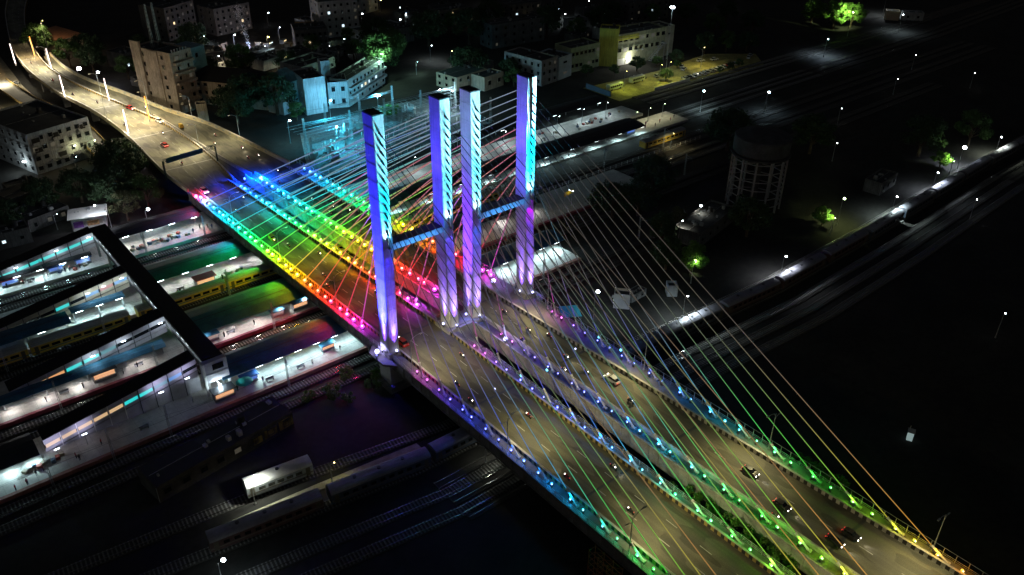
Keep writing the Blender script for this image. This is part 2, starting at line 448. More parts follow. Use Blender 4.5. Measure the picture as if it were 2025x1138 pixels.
# right of the bridge
canopy(44, 168, 74.6, 86.0, -4, 0.6, roof_dark, 'long black canopy right of the bridge, behind the lattice of cables', [(x, .7) for x in range(50, 168, 13)], 1500)
canopy(14, 76, 22.6, 31.0, -4.2, 0.5, roof_blue, 'dark blue canopy right of the bridge beside the rearmost pylon foot', [(46,.5),(53,.5),(60,.5),(67,.5),(73,.5)], 1900)
canopy(40, 88, 47.5, 57, -4.5, 0.5, roof_dark, 'low black canopy right of the bridge by the yellow sign', [(x, .7) for x in (48, 60, 72, 84)], 700, (1.0, .93, .9))
canopy(100, 178, 106.5, 116, -4, 0.5, roof_dark, 'black canopy at the far right platform near the yard gantries', [(x, .7) for x in (106, 120, 134, 148, 162, 174)], 700)

# platform lamps on posts, end of the far right platform and the open strips
white_em = ME('white_lamp_glass', (0.85, 0.95, 1.0), 30.0)
cool_em = ME('cool_lamp_glass', (0.6, 0.85, 1.0), 30.0)
warm_em = ME('sodium_lamp_glass', (1.0, 0.78, 0.25), 22.0)
green_em = ME('greenish_lamp_glass', (0.75, 1.0, 0.45), 26.0)
LM = {}
def post_lamp(x, y, h, label, col=(.75, .92, 1.0), power=3000, em=None, zb=GZ, heads=1, r=0.34, group='lamps on posts about the yard', arm=1.0, rz=0.0, cone=150):
    em = em or white_em
    t = thing('lamp_post', label, 'lamp post', (x, y, zb), rz, group)
    k = ('pole', round(h, 1))
    if k not in LM: LM[k] = MB().tube((0,0,0), (0,0,h), 0.11, 6, 0.06).tube((0,0,0), (0,0,.4), .2, 6).mesh('pole', galv)
    obj('pole', LM[k], t)
    for i in range(heads):
        a = 2*PI*i/max(1, heads)
        d = Vector((math.cos(a)*arm, math.sin(a)*arm, h+.15))
        if ('arm', arm) not in LM: LM[('arm', arm)] = MB().tube((0,0,0), (arm,0,.15), 0.05, 5).mesh('arm', galv)
        ao = obj('arm', LM[('arm', arm)], t, (0, 0, h), a)
        kk = ('head', em.name, r)
        if kk not in LM: LM[kk] = MB().ball((0,0,0), r, 8, 6, .75).mesh('lamp_head', em)
        obj('lamp_head', LM[kk], t, d)
        light(t, d+Vector((0,0,-r-.15)), col, power/heads, .2, cone, (0, 0, -1), 1.0)
    return t
# ------------------------------------------------------------------ the twin cable-stayed bridge
def bend(k, y): return k*max(0.0, y)
PLX = {'A': lambda y: 0.0+bend(-.018, y), 'B': lambda y: 16.0+bend(-.042, y), 'C': lambda y: 24.0+bend(-.046, y), 'D': lambda y: 40.0+bend(-.052, y)}
def parD(y): return 34.4-0.04*y if y < 0 else 34.4-0.03*y
def parB(y): return 14.9+bend(-.040, y)
def seq(a, b, n): return [a+(b-a)*i/n for i in range(n+1)]
YS = seq(-190, 116, 60)
deck_conc = M('deck_concrete', (0.17, 0.165, 0.155), 0.85, 0.3, 0.3, bump=0.2)
# carriageways with lane paint
dl = MB().strip([(PLX['A'](y)-1.4, y) for y in YS], [(PLX['B'](y)+1.1, y) for y in YS], 0.0, 0.5)
dl = struct(dl.build('bridge_deck', deck_conc))
MB().strip([(PLX['A'](y)+1.5, y) for y in YS], [(parB(y)-.2, y) for y in YS], 0.006).build('road_surface', bridge_asphalt, dl)
dr = MB().strip([(PLX['C'](y)-2.0, y) for y in YS], [(PLX['D'](y)+1.4, y) for y in YS], 0.0, 0.5)
dr = struct(dr.build('bridge_deck', deck_conc))
MB().strip([(PLX['C'](y)+1.5, y) for y in YS], [(parD(y)-.2, y) for y in YS], 0.006).build('road_surface', bridge_asphalt, dr)
def girder(xf, name, parent, side):
    m = MB()
    for s in (-1, 1):
        pass
    m.strip([(xf(y)-.3, y) for y in YS], [(xf(y)+.3, y) for y in YS], -0.5, 2.2)
    m.strip([(xf(y)-.55, y) for y in YS], [(xf(y)+.55, y) for y in YS], -2.7, 0.2)
    m.build('edge_girder', concrete_dk, parent)
    st = MB()
    for y in seq(-180, 110, 82):
        x = xf(y)+side*.3; st.box(min(x, x+side*.22), max(x, x+side*.22), y-.12, y+.12, -2.65, -.55)
    stuff(st.build('girder_stiffeners', concrete_dk, parent))
girder(lambda y: PLX['A'](y)-.9, 'girder', dl, -1); girder(lambda y: PLX['B'](y)+.6, 'girder', dl, 1)
girder(lambda y: PLX['C'](y)-1.5, 'girder', dr, -1); girder(lambda y: PLX['D'](y)+.9, 'girder', dr, 1)
cg = MB(); ch = MB()
for y in seq(-185, 110, 40):
    cg.box(PLX['A'](y)-.5, PLX['B'](y)+.2, y-.2, y+.2, -2.0, -.52)
    ch.box(PLX['C'](y)-1.1, PLX['D'](y)+.5, y-.2, y+.2, -2.0, -.52)
stuff(cg.build('cross_girders', concrete_dk, dl)); stuff(ch.build('cross_girders', concrete_dk, dr))
lm = MB()
def dashes(f, y0, y1, m, w=.14, ln=2.6, gap=5.2, z=.012):
    y = y0
    while y < y1:
        m.strip([(f(y)-w/2, y), (f(y+ln)-w/2, y+ln)], [(f(y)+w/2, y), (f(y+ln)+w/2, y+ln)], z); y += ln+gap
dashes(lambda y: lerp(PLX['A'](y)+1.5, parB(y), .34), -150, 116, lm); dashes(lambda y: lerp(PLX['A'](y)+1.5, parB(y), .66), -148, 116, lm)
lm.build('lane_dashes', mark_paint, dl)
for fa, fb, par in ((lambda y: PLX['A'](y)+1.6, lambda y: parB(y)-.3, dl), (lambda y: PLX['C'](y)+1.6, lambda y: parD(y)-.3, dr)):
    jb = MB().box(0, 1, -.16, .16, .008, .02).box(0, 1, -.3, -.19, .008, .014).box(0, 1, .19, .3, .008, .014)
    for y in (-140, -98, -62, -28, 4, 36, 70, 104):
        o = obj('expansion_joint', jb.mesh('expansion_joint', steel_dk), par, (fa(y), y, 0)); o.scale = (fb(y)-fa(y), 1, 1)
lm = MB()
dashes(lambda y: lerp(PLX['C'](y)+1.5, parD(y), .5), -150, 116, lm)
lm.build('lane_dashes', mark_paint, dr)

stripe_yb = stripes_mat('yellow_black_stripes', (0.5, 0.38, 0.12), (0.03, 0.028, 0.025), 1.5)
stripe_wb = stripes_mat('white_dark_stripes', (0.55, 0.52, 0.46), (0.045, 0.04, 0.038), 1.5)
wall_conc = M('parapet_concrete', (0.36, 0.35, 0.33), 0.85, 0.35, 0.5, bump=0.2)
def barrier(f, ys, mat, label, h=.95, w=.36, cat='crash barrier'):
    o = MB().strip([(f(y)-w/2, y) for y in ys], [(f(y)+w/2, y) for y in ys], h, h+.02).build('crash_barrier', mat)
    tag(o, label, cat)
    MB().strip([(f(y)-w/2-.06, y) for y in ys], [(f(y)+w/2+.06, y) for y in ys], h+.1, .1).build('coping', wall_conc, o)
    return o
barrier(parB, YS, stripe_yb, 'yellow and black striped barrier along the inner side of the left roadway')
barrier(parD, YS, stripe_wb, 'pale and dark striped barrier along the outer side of the right roadway')
barrier(lambda y: PLX['A'](y)+1.25, YS, stripe_yb, 'striped barrier beside the cables on the outer side of the left roadway')
barrier(lambda y: PLX['C'](y)+1.2, YS, wall_conc, 'plain concrete barrier along the inner side of the right roadway')
w = MB().strip([(PLX['C'](y)-2.3, y) for y in YS], [(PLX['C'](y)-2.0, y) for y in YS], 1.05, 3.4).build('deck_side_wall', wall_conc)
tag(w, 'tall concrete side wall of the right roadway facing the dark gap', 'side wall')
rib = MB()
for y in seq(-170, 110, 110):
    x = PLX['C'](y)-2.3; rib.box(x-.12, x, y-.14, y+.14, -2.2, 1.0)
stuff(rib.build('wall_ribs', wall_conc, w))
def railing(f, ys, label, h=1.1, step=2.2, mesh=False):
    t = thing('walkway_railing', label, 'railing', (0, 0, 0))
    m = MB()
    for zz in (.35, .7, h):
        for a, b in zip(ys[:-1], ys[1:]): m.tube((f(a), a, zz), (f(b), b, zz), .045, 4, caps=False)
    m.build('rail', galv, t)
    p = MB(); y = ys[0]
    while y < ys[-1]:
        p.box(f(y)-.05, f(y)+.05, y-.05, y+.05, 0, h); y += step
    stuff(p.build('posts', galv, t))
    return t
railing(lambda y: PLX['A'](y)-1.25, YS, 'steel walkway railing outside the cables of the left roadway')
railing(lambda y: PLX['B'](y)+1.0, YS, 'steel walkway railing over the gap, left roadway inner cables')
railing(lambda y: PLX['D'](y)+1.25, YS, 'tall steel walkway railing outside the cables of the right roadway', 1.8)

# ------------------------------------------------------------------ pylons
PH = 57.66; HX = 1.31; HY = 1.966
pyl_m = M('pylon_concrete', (0.6, 0.6, 0.61), 0.75, 0.2, 0.3, bump=0.2)
streaks(pyl_m, .5, .6)
joint_m = M('pylon_joint', (0.4, 0.4, 0.41), 0.8, 0.2, 0.5)
cap_m = M('pylon_cap', (0.05, 0.05, 0.055), 0.9, 0.3, 0.6)
black_hdpe = M('black_cable_sheath', (0.03, 0.03, 0.033), 0.45, 0.1, 2.0)
PYL = {'A': 'foremost', 'B': 'second', 'C': 'third', 'D': 'rearmost'}
NF, NN = 14, 13
FARY = [13.3+7.08*i for i in range(NF)]
NEARY = [-12.9-8.28*i for i in range(NN)]
FARZ = [29.6+1.9*i for i in range(NF-1)]+[54.4]
FARZ = [30.5+(54.2-30.5)*i/(NF-1) for i in range(NF)]
NEARZ = [30.5+(54.1-30.5)*i/(NN-1) for i in range(NN)]
SPLAY = {'A': -.42, 'B': .75, 'C': -.42, 'D': .75}
PX0 = {'A': 0.0, 'B': 16.0, 'C': 24.0, 'D': 40.0}
plab = {'A': 'tall lit bridge pylon nearest the camera, standing beside the left roadway edge',
        'B': 'tall lit bridge pylon second from the front, left one of the middle pair',
        'C': 'tall lit bridge pylon third from the front, right one of the middle pair',
        'D': 'tall lit bridge pylon farthest right and farthest from the camera'}
led_body = M('lamp_housing', (0.12, 0.12, 0.13), 0.5, 0.2, 3.0, metal=0.4)
PT = {}
for k, x in PX0.items():
    t = thing('bridge_pylon', plab[k], 'bridge pylon', (x, 0, 0), group='bridge pylons'); PT[k] = t
    # shaft with chamfered corners
    c = .12
    poly = [(-HX+c, -HY), (HX-c, -HY), (HX, -HY+c), (HX, HY-c), (HX-c, HY), (-HX+c, HY), (-HX, HY-c), (-HX, -HY+c)]
    sp = SPLAY[k]
    sh = MB()
    n_ = len(poly); vs = []
    for z, o in ((1.2, sp), (27.0, 0), (PH, 0)): vs += [(a+o, b, z) for a, b in poly]
    fs = [tuple(range(n_-1, -1, -1)), tuple(range(2*n_, 3*n_))]
    for r_ in (0, 1): fs += [(r_*n_+i, r_*n_+(i+1) % n_, (r_+1)*n_+(i+1) % n_, (r_+1)*n_+i) for i in range(n_)]
    sh.add(vs, fs).build('shaft', pyl_m, t)
    # cast lifts: slim recess bands proud of the shaft
    jm = MB()
    for z in seq(5, 55, 13): jm.prism([(a*1.012+(sp*(27-z)/25.8 if z < 27 else 0), b*1.008) for a, b in poly], z, z+.06)
    stuff(jm.build('lift_joints', joint_m, t))
    MB().prism([(a*.93, b*.93) for a, b in poly], PH, PH+.02).build('top', cap_m, t)
    rim = MB()
    rim.box(-HX, HX, -HY, -HY+.18, PH, PH+.25).box(-HX, HX, HY-.18, HY, PH, PH+.25)
    rim.box(-HX, -HX+.18, -HY+.18, HY-.18, PH, PH+.25).box(HX-.18, HX, -HY+.18, HY-.18, PH, PH+.25)
    rim.build('parapet_rim', cap_m, t)
    if k in 'AD':
        MB().box(sp-HX-.35, sp+HX+.35, -HY-.35, HY+.35, -9, 1.2).build('plinth', concrete, t)
        MB().box(-HX-1.6, HX+1.6, -HY-1.6, HY+1.6, -9.2, -7.4).build('pile_cap', concrete_dk, t)
        # bracket that carries the walkway round the pylon
        s = -1 if k == 'A' else 1
        MB().prism([(s*1.9, -5.5), (s*4.2, -3), (s*4.2, 3), (s*1.9, 5.5)][::1 if s > 0 else -1], -.6, -.1).build('walkway_bracket', deck_conc, t)
    socket = MB().tube((0,0,0), (0,-1.3,0), .24, 8, .17)
    sm = socket.mesh('cable_socket', black_hdpe)
    for sgn, ys, zs in ((1, FARY, FARZ), (-1, NEARY, NEARZ)):
        for y, z in zip(ys, zs):
            o = obj('cable_socket', sm, t, (0, sgn*(HY-.03), z))
            v = Vector((PLX[k](y)-x, y-sgn*HY, .5-z))
            o.rotation_euler = v.to_track_quat('-Y', 'Z').to_euler()
pl = MB().box(14.4, 25.6, -2.9, 2.9, -9, .9)
pl = tag(pl.build('pylon_plinth', concrete), 'square concrete plinth under the middle two pylons between the roadways', 'plinth')
MB().box(13.5, 26.5, -3.8, 3.8, -9.2, -7.6).build('pile_cap', concrete_dk, pl)
MB().box(15.5, 24.5, -2.2, 2.2, .9, 1.195).build('upstand', concrete, pl)
# ------------------------------------------------------------------ rainbow colours along the bridge
HUE = [(-140,(1,.05,.0)),(-125,(1,.12,.0)),(-115,(1,.33,0)),(-106,(1,.7,0)),(-98,(.4,1,.02)),(-86,(.02,1,.04)),(-76,(0,1,.15)),(-69,(0,.85,.55)),(-62,(0,.5,1)),(-54,(0,.26,1)),(-42,(.01,.09,1)),
 (-26,(.06,.07,1)),(-19,(.25,.03,1)),(-13,(.9,.02,.7)),(-5,(.4,.05,1)),(3,(.1,.08,1)),(9,(.35,.05,1)),(13,(.8,.03,.8)),(17,(1,.02,.3)),(21,(1,.01,.06)),(29,(1,.012,.008)),(36,(1,.1,0)),
 (42,(1,.38,0)),(49,(1,.72,0)),(55,(.6,1,0)),(62,(.1,1,.02)),(72,(0,1,.12)),(79,(0,1,.5)),(86,(0,.8,.9)),(94,(0,.5,1)),(101,(.0,.25,1)),(107,(.02,.08,1)),(130,(.02,.06,1))]
def hue(y): return interp(HUE, y)
def cname(y):
    for lim, n in ((-119,'orange'),(-102,'yellow'),(-72,'green'),(-59,'cyan'),(-22,'blue'),(-16,'violet'),(-8,'magenta'),(8,'violet'),(12,'violet'),(18,'magenta'),(33,'red'),(44,'orange'),(52,'yellow'),(78,'green'),(91,'cyan'),(200,'blue')):
        if y <= lim: return n
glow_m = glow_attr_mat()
cable_m = M('grey_cable_sheath', (0.3, 0.3, 0.31), 0.5, 0.1, 2.0)
sleeve_m = M('white_cable_sleeve', (0.7, 0.7, 0.7), 0.45, 0.1, 2.0)
GLOW_FAR, GLOW_NEAR = 1.0, 1.0
for k in 'ABCD':
    for sgn, ys, zs in ((1, FARY, FARZ), (-1, NEARY, NEARZ)):
        side = 'far' if sgn > 0 else 'near'
        for i, (y, z) in enumerate(zip(ys, zs)):
            t = thing('stay_cable', '%s lit stay cable, %s out from the %s pylon, on its %s side' % (cname(y), ORD[i+1], PYL[k], side), 'stay cable', (PLX[k](y), y, 0.3), group='stay cables of the bridge')
            p = Vector((0, 0, 0)); q = Vector((PX0[k]-PLX[k](y), sgn*HY-y, z-.3)); d = (q-p).normalized(); L = (q-p).length
            MB().tube(p, q, .1 if sgn > 0 else .078, 6, caps=False).build('sheath', cable_m if sgn > 0 else black_hdpe, t)
            MB().tube(p, p+d*3.2, .2, 8).tube(p+d*3.2, p+d*3.5, .26, 8).build('sleeve', sleeve_m, t)
            MB().cbox((0, 0, -.1), (.7, .9, .5)).build('anchor_block', concrete, t)
            # added glow sleeve paints floodlight on the cable: coloured foot, dimmer upward
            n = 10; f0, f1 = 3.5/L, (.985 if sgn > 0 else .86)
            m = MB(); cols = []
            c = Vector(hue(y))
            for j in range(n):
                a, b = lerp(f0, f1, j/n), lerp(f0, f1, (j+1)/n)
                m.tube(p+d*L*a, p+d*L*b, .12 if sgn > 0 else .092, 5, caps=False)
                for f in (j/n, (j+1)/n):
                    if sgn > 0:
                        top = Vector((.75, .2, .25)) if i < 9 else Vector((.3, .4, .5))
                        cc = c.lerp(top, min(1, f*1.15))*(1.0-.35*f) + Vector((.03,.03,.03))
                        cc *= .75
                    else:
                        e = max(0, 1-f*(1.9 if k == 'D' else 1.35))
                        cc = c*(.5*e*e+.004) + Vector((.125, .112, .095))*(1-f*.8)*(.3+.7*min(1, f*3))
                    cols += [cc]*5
            me = m.mesh('painted_glow', glow_m)
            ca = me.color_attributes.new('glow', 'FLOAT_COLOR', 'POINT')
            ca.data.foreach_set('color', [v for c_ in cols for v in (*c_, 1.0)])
            obj('painted_glow', me, t)

# ------------------------------------------------------------------ coloured lamps along the four cable lines
EMC = {}
lr = random.Random(4)
stand_me = MB().box(-.12, .12, -.12, .12, 0, .35).cbox((0, 0, .5), (.5, .35, .4), 0, .3).mesh('housing', led_body)
for k in 'ABCD':
    for sgn, ys in ((1, FARY), (-1, NEARY)):
        side = 'far' if sgn > 0 else 'near'; n = 0
        pos = []
        for y in ys: pos += [y-1.0, y+2.4] if sgn > 0 else [y+1.6, y-2.2]
        for y in pos:
            n += 1; y += lr.uniform(-.5, .5)
            if y < -118 and k != 'D': continue
            c = hue(y)
            cn = cname(y)
            t = thing('deck_lamp', '%s deck lamp, %s out from the %s pylon, on its %s side' % (cn, ORD[n], PYL[k], side), 'floodlight', (PLX[k](y)-.35, y, 0.05), group='coloured lamps along the cable lines')
            obj('housing', stand_me, t)
            key = cn+side+str(int(y//9))
            if key not in EMC:
                r_, g_, b_ = c; kk = 1.9 if sgn > 0 else 1.5; wv = .05
                EMC[key] = (MB().ball((0, 0, .95), .52 if sgn > 0 else .25, 10, 6).mesh('lens', ME('halo_paint_%s' % key, (r_*kk+wv, g_*kk+wv, b_*kk+wv), 1.0)),  # ball sized to paint the lamp's halo, bulb its hot core
                            MB().ball((-.16, -.22, 1.3 if sgn > 0 else 1.05), .26 if sgn > 0 else .13, 8, 6).mesh('bulb', ME('bulb_%s' % key, (r_*4+1.6, g_*4+1.6, b_*4+1.6), 1.0)))
            sc_ = .8+.4*rnd.random()
            for nm_, me_ in zip(('lens', 'bulb'), EMC[key]): o = obj(nm_, me_, t); o.scale = (sc_, sc_, 1)  # lens is the ball that paints the lamp's halo
            pw = 1350 if sgn > 0 else 130
            if k in 'BC' and sgn > 0: pw = 1250
            light(t, (0, 0, 2.5 if sgn > 0 else 1.9), c, pw*sc_*lr.choice((.5, .8, 1, 1, 1.2, 1.4)), .25, 166, (0, 0, -1), .4)
# the larger lamps beside the deck
def flood(label, loc, col, em, power, r=.5, spots=()):
    t = thing('floodlight', label, 'floodlight', loc, group='large floodlights on the bridge')
    obj('housing', stand_me, t)
    MB().ball((0, 0, 1.15), r, 10, 7).build('lens', em, t)
    if power: light(t, (0, 0, 3.0), col, power, .3, 168, (0, 0, -1), .4)
    return t
flood('big red floodlight at the far end of the left roadway edge', (-3.3, 108.5, .1), (1, .02, .12), ME('red_flood_glass', (6, .5, 1.5), 1.0), 4200, .55)
flood('big white blue floodlight at the far end of the left roadway edge', (-2.6, 103.6, .1), (.3, .6, 1), ME('blue_flood_glass', (1.6, 2.6, 4.0), 1.0), 3800, .6)
flood('big azure floodlight at the far end of the right roadway inner cables', (19.0, 109.5, .1), (.0, .09, 1), ME('azure_flood_glass', (1.0, 2.2, 5.0), 1.0), 30000, .6)
flood('deep blue floodlight at the far end of the gap between roadways', (14.5, 112, .1), (.0, .03, 1), ME('deep_blue_glass', (.4, .6, 5.0), 1.0), 30000, .4)
wf = ME('white_flood_glass', (2.2, 2.2, 4.0), 1.0)
flood('white blue floodlight on the bracket beside the foremost pylon', (-3.3, .9, -.1), (.45, .4, 1), wf, 900, .55)
flood('white blue floodlight at the gap edge in front of the third pylon', (22.0, -14.9, 1.0), (.3, .35, 1), wf, 1100, .5)
flood('white blue floodlight beside the rearmost pylon, on its left', (37.4, 9.0, .1), (.3, .35, 1), wf, 800, .6)
flood('white floodlight beside the rearmost pylon, on its outer side', (43.2, 1.2, -.1), (.6, .7, 1), wf, 600, .4)

# ------------------------------------------------------------------ floodlights that light the pylon faces
def uplight(k, label, loc, col, sets, em=None, r=.3):
    """a ground floodlight: a housing, a lens and beams (cone degrees, aim, watts)"""
    t = thing('pylon_floodlight', label, 'floodlight', loc, group='floodlights at the pylon feet')
    obj('housing', stand_me, t)
    MB().ball((0, 0, .95), r, 8, 6).build('lens', em or wf, t)
    for cone, aim, pw, c in sets: light(t, (0, 0, 1.3), c, pw, .12, cone, aim)
    return t
VI = (.42, .26, 1.0); BL = (.10, .10, 1.0); CY = (.02, .72, 1.0); PU = (.45, .10, 1.0); LV = (.30, .26, 1.0); MG = (.6, .0, 1.0)
for k, x in PX0.items():
    nm = PYL[k]; zb = -.1 if k in 'AD' else 1.2
    # foot lamps, grazing up the left and the near face
    for face, dx, dy in (('left', -HX-.75, -.2), ('near', .2, -HY-.75)):
        loc = (x+SPLAY[k]+dx, dy, .9 if k in 'BC' else 1.0)
        lean = -SPLAY[k]/26
        into = Vector((.05+lean, 0, 1)) if face == 'left' else Vector((lean, .05, 1))
        aim2 = Vector((.018+lean, 0, 1)) if face == 'left' else Vector((lean, .018, 1))
        low = (.2, .07, 1.0) if k != 'D' or face == 'left' else (.4, .2, 1)
        uplight(k, 'white violet floodlight at the foot of the %s pylon, %s face' % (nm, face), loc, VI,
                [(24, into, 34000 if face == 'left' else 30000, (.55, .34, 1.0)), (46, into, 9000, low), (13, aim2, 100000 if face == 'left' else 90000, {'A': (.1, .025, 1.0), 'B': (.15, .03, 1.0), 'C': (.3, .04, 1.0), 'D': (.16, .03, 1.0)}[k])])
for a, b, la in (('A', 'B', 'lattice fronted cross beam tying the foremost pylon to the second pylon'), ('C', 'D', 'lattice fronted cross beam tying the third pylon to the rearmost pylon')):
    x0, x1 = PX0[a]+HX, PX0[b]-HX
    t = thing('cross_beam', la, 'cross beam', (x0, 0, 27.0), group='beams between the pylons')
    L = x1-x0
    MB().box(0, L, -1.5, 1.5, 0, 1.5).build('beam', pyl_m, t)
    MB().box(.01, L-.01, -1.5, 1.5, 1.5, 1.52).build('top_skin', cap_m, t)
    uplight(a, 'added blue floodlight on the deck aimed at the beam between the %s and %s pylons' % (PYL[a], PYL[b]), ((x0+x1)/2+1.2, -27, .05), (.05, .35, 1), [(26, Vector((-1.2, 25.2, 27)), 150000, (.05, .35, 1))], None, .2)  # deck floodlight added to brighten the beam front
    pm = MB().box(-.42, .42, -.1, 0, -.62, .62).mesh('panel', pyl_m)
    for i in range(12): obj('panel', pm, t, ((i+.5)*L/12, -1.5, .75))

# beams: left faces from added floodlights, the near faces from the roadway in front
for k, x in PX0.items():
    nm = PYL[k]
    topc = {'A': (.014, .018, .6), 'B': (.05, .03, .8), 'C': (.14, .03, .8), 'D': (.1, .06, .85)}[k]
    if k == 'A': loc = (-4.0, 0.0, -.1)
    elif k == 'B': loc = (2.0, 0, 33.2)
    elif k == 'C': loc = (18.4, 0, 1.2)
    else: loc = (26.0, 0, 33.2)
    v = Vector((x-HX, 0, 36 if k in 'AC' else 34))-Vector(loc); v2 = Vector((x-HX, 0, 49))-Vector(loc)
    if k in 'BD': tag(MB().box(loc[0]-.75, loc[0]+.3, -.15, .15, 33.0, 33.2).build('added_lamp_bracket', led_body), 'added steel bracket high on the inner face of the pylon left of the %s pylon' % nm, 'bracket')  # bracket and lamp added to light the next pylon's left face
    uplight(k, 'added floodlight aimed at the upper left face of the %s pylon' % nm, loc, topc,
            [(34 if k in 'AC' else 90, v, {'A': 1300000, 'B': 13000, 'C': 260000, 'D': 12000}[k], topc), (22 if k in 'AC' else 66, v2, {'A': 1500000, 'B': 42000, 'C': 330000, 'D': 38000}[k], topc)], ME('added_dim_blue_glass', (.5, .5, 2.0), 1.0), .22)
    loc = {'A': (16.6, -27, .05), 'B': (22.6, -29, .05), 'C': (40.9, -27, .05), 'D': (41.1, -34, .05)}[k]
    v = Vector((x, -HY, 44))-Vector(loc); v2 = Vector((x, -HY, 53 if k != 'D' else 56))-Vector(loc)
    nc = {'A': (.0, .6, .85), 'B': (.08, .55, .75), 'C': (.1, .7, .9), 'D': (.0, .75, 1.1)}[k]
    tc = {'A': (.35, .4, .45), 'B': (.55, .72, .75), 'C': (.5, .7, .75), 'D': (.7, .85, 1.0)}[k]; bo = {'A': .75, 'B': .62, 'C': 1.0, 'D': 2.6}[k]
    uplight(k, 'cyan floodlight on the deck aimed at the upper near face of the %s pylon' % nm, loc, nc,
            [(26, v, 760000*bo, nc), (16, v2, 640000*bo, tc)], ME('cyan_flood_glass', (.5, 2.4, 3.0), 1.0), .3)
    # lamps on the level of the cross beam, grazing up the near face
    loc = (x, -HY-.85, 28.4)
    bm = MB
    t = thing('beam_floodlight', 'small bracketed floodlight on the near face of the %s pylon, at beam height' % nm, 'floodlight', loc, group='floodlights at beam height')
    MB().box(-.3, .3, -.2, .2, -.2, .1).box(-.06, .06, .2, .85, -.1, 0).build('housing', led_body, t)
    light(t, (0, 0, .2), (.6, .85, 1.0), 9000, .1, 60, (0, .05, 1))
    light(t, (0, 0, .2), {'A': (.0, .6, 1), 'B': (.4, .7, 1), 'C': (.35, .6, 1), 'D': (.0, .5, 1)}[k], 16000, .1, 18, (0, .03, 1))
    # downward accent under the beam
    light(t, (0, -.1, -.3), {'A': (.03, .02, .9), 'B': (.1, .06, 1), 'C': (.03, .12, 1), 'D': (.5, 0, 1)}[k], 30000 if k != 'D' else 40000, .1, 50, (0, .06, -1))
    light(t, (0, -.1, -.3), {'A': (.03, .02, .9), 'B': (.08, .05, 1), 'C': (.03, .12, 1), 'D': (.06, .02, 1)}[k], 130000, .1, 20, (SPLAY[k]/26, .035, -1))

# ------------------------------------------------------------------ street lights on the bridge
arm_m = MB().path([(0,0,8.4), (.6,0,9.2), (1.7,0,9.6), (2.6,0,9.65)], .06, 5).box(2.4, 3.2, -.14, .14, 9.58, 9.7).mesh('arm', galv)
arm_s = MB().path([(0,0,7.6), (-.5,0,8.1), (-1.2,0,8.3)], .05, 5).box(-1.7, -1.1, -.11, .11, 8.24, 8.34).mesh('short_arm', galv)
pole_m = MB().tube((0,0,0), (0,0,9.0), .12, 7, .06).box(-.22, .22, -.22, .22, 0, .25).mesh('pole', galv)
glass_m = MB().box(2.45, 3.15, -.1, .1, 9.54, 9.575).mesh('lamp_glass', ME('street_lamp_glass', (1, .78, .4), 5.0))
spl = [(-.9, -10, 0, 'left roadway, just in front of the foremost pylon'), (-.9, -43.7, 0, 'left roadway outer edge, lit blue'), (-.9, -76.6, 0, 'left roadway outer edge, lit green'), (-.9, -110, 0, 'left roadway outer edge, out at the bottom'),
       (-.3, 24.8, 0, 'left roadway, first behind the foremost pylon'), (-.6, 55.4, 0, 'left roadway, among the green lamps'), (-1.2, 85.2, 0, 'left roadway, among the cyan lamps'),
       (40.6, -41.8, PI, 'right roadway outer edge, lit blue'), (40.6, -75.5, PI, 'right roadway outer edge, lit green'), (40.6, -109.3, PI, 'right roadway outer edge, at the yellow end'),
       (40.6, -9, PI, 'right roadway, beside the rearmost pylon'), (38.0, 50, PI, 'right roadway, behind the pylons')]
for x, y, rz, where in spl:
    t = thing('street_lamp', 'double armed street lamp by the %s' % where, 'street lamp', (x, y, .05), rz, 'street lamps on the bridge')
    obj('pole', pole_m, t); obj('arm', arm_m, t); obj('short_arm', arm_s, t); obj('lamp_glass', glass_m, t)
    light(t, (3.0, 0, 9.3), (1.0, .86, .42), 7600 if y < 20 else 1100, .2, 146, (.9, 0, -1), 1.0)
# ------------------------------------------------------------------ approach roads
AL = [(-2.9,116.1),(-4.0,132.3),(-2.6,158.9),(-1.6,177.2),(-2.6,208.8),(-4.9,227.7),(-8.1,242.9),(-9.4,269.6),(-9.9,289.1),(-8.4,313.9),(-6.1,335),(-1.8,361.7),(8,415),(22,470),(40,540)]
AR = [(12.2,116.1),(14.4,137.8),(14.6,166),(13.6,179),(12.4,192.2),(10.4,203.6),(8.0,214.8),(5.4,229),(2.8,244),(.4,261.2),(-1.6,280.2),(-1.2,295.7),(.9,321.4),(4.2,348.4),(10,380),(18,415),(32,465),(52,540)]
def resample(pl, n):
    d = [0]
    for a, b in zip(pl[:-1], pl[1:]): d.append(d[-1]+math.hypot(b[0]-a[0], b[1]-a[1]))
    # smooth by a short moving average over fine samples
    fine = [interp(list(zip(d, pl)), d[-1]*i/200) for i in range(201)]
    sm = []
    for i in range(201):
        lo, hi = max(0, i-6), min(200, i+6); k = min(i-lo, hi-i); s = fine[i-k:i+k+1]
        sm.append((sum(p[0] for p in s)/len(s), sum(p[1] for p in s)/len(s)))
    return [sm[int(round(200*i/n))] for i in range(n+1)]
RL = resample(AL, 60); RR = resample(AR, 60)
ro = struct(MB().strip(RL, RR, 0.0, .7).build('approach_road', approach_asphalt))
def offset(a, b, t): return [(lerp(p[0], q[0], t), lerp(p[1], q[1], t)) for p, q in zip(a, b)]
lmk = MB()
for t in (.36, .66):
    c = offset(RL, RR, t)
    for i in range(0, 60, 1):
        p, q = Vector(c[i]), Vector(c[min(60, i+1)]); d = (q-p); n = Vector((-d.y, d.x)).normalized()*.07
        a = p; b = p+d*.42
        lmk.add([(a.x-n.x, a.y-n.y, .012), (b.x-n.x, b.y-n.y, .012), (b.x+n.x, b.y+n.y, .012), (a.x+n.x, a.y+n.y, .012)], [(0, 3, 2, 1)])
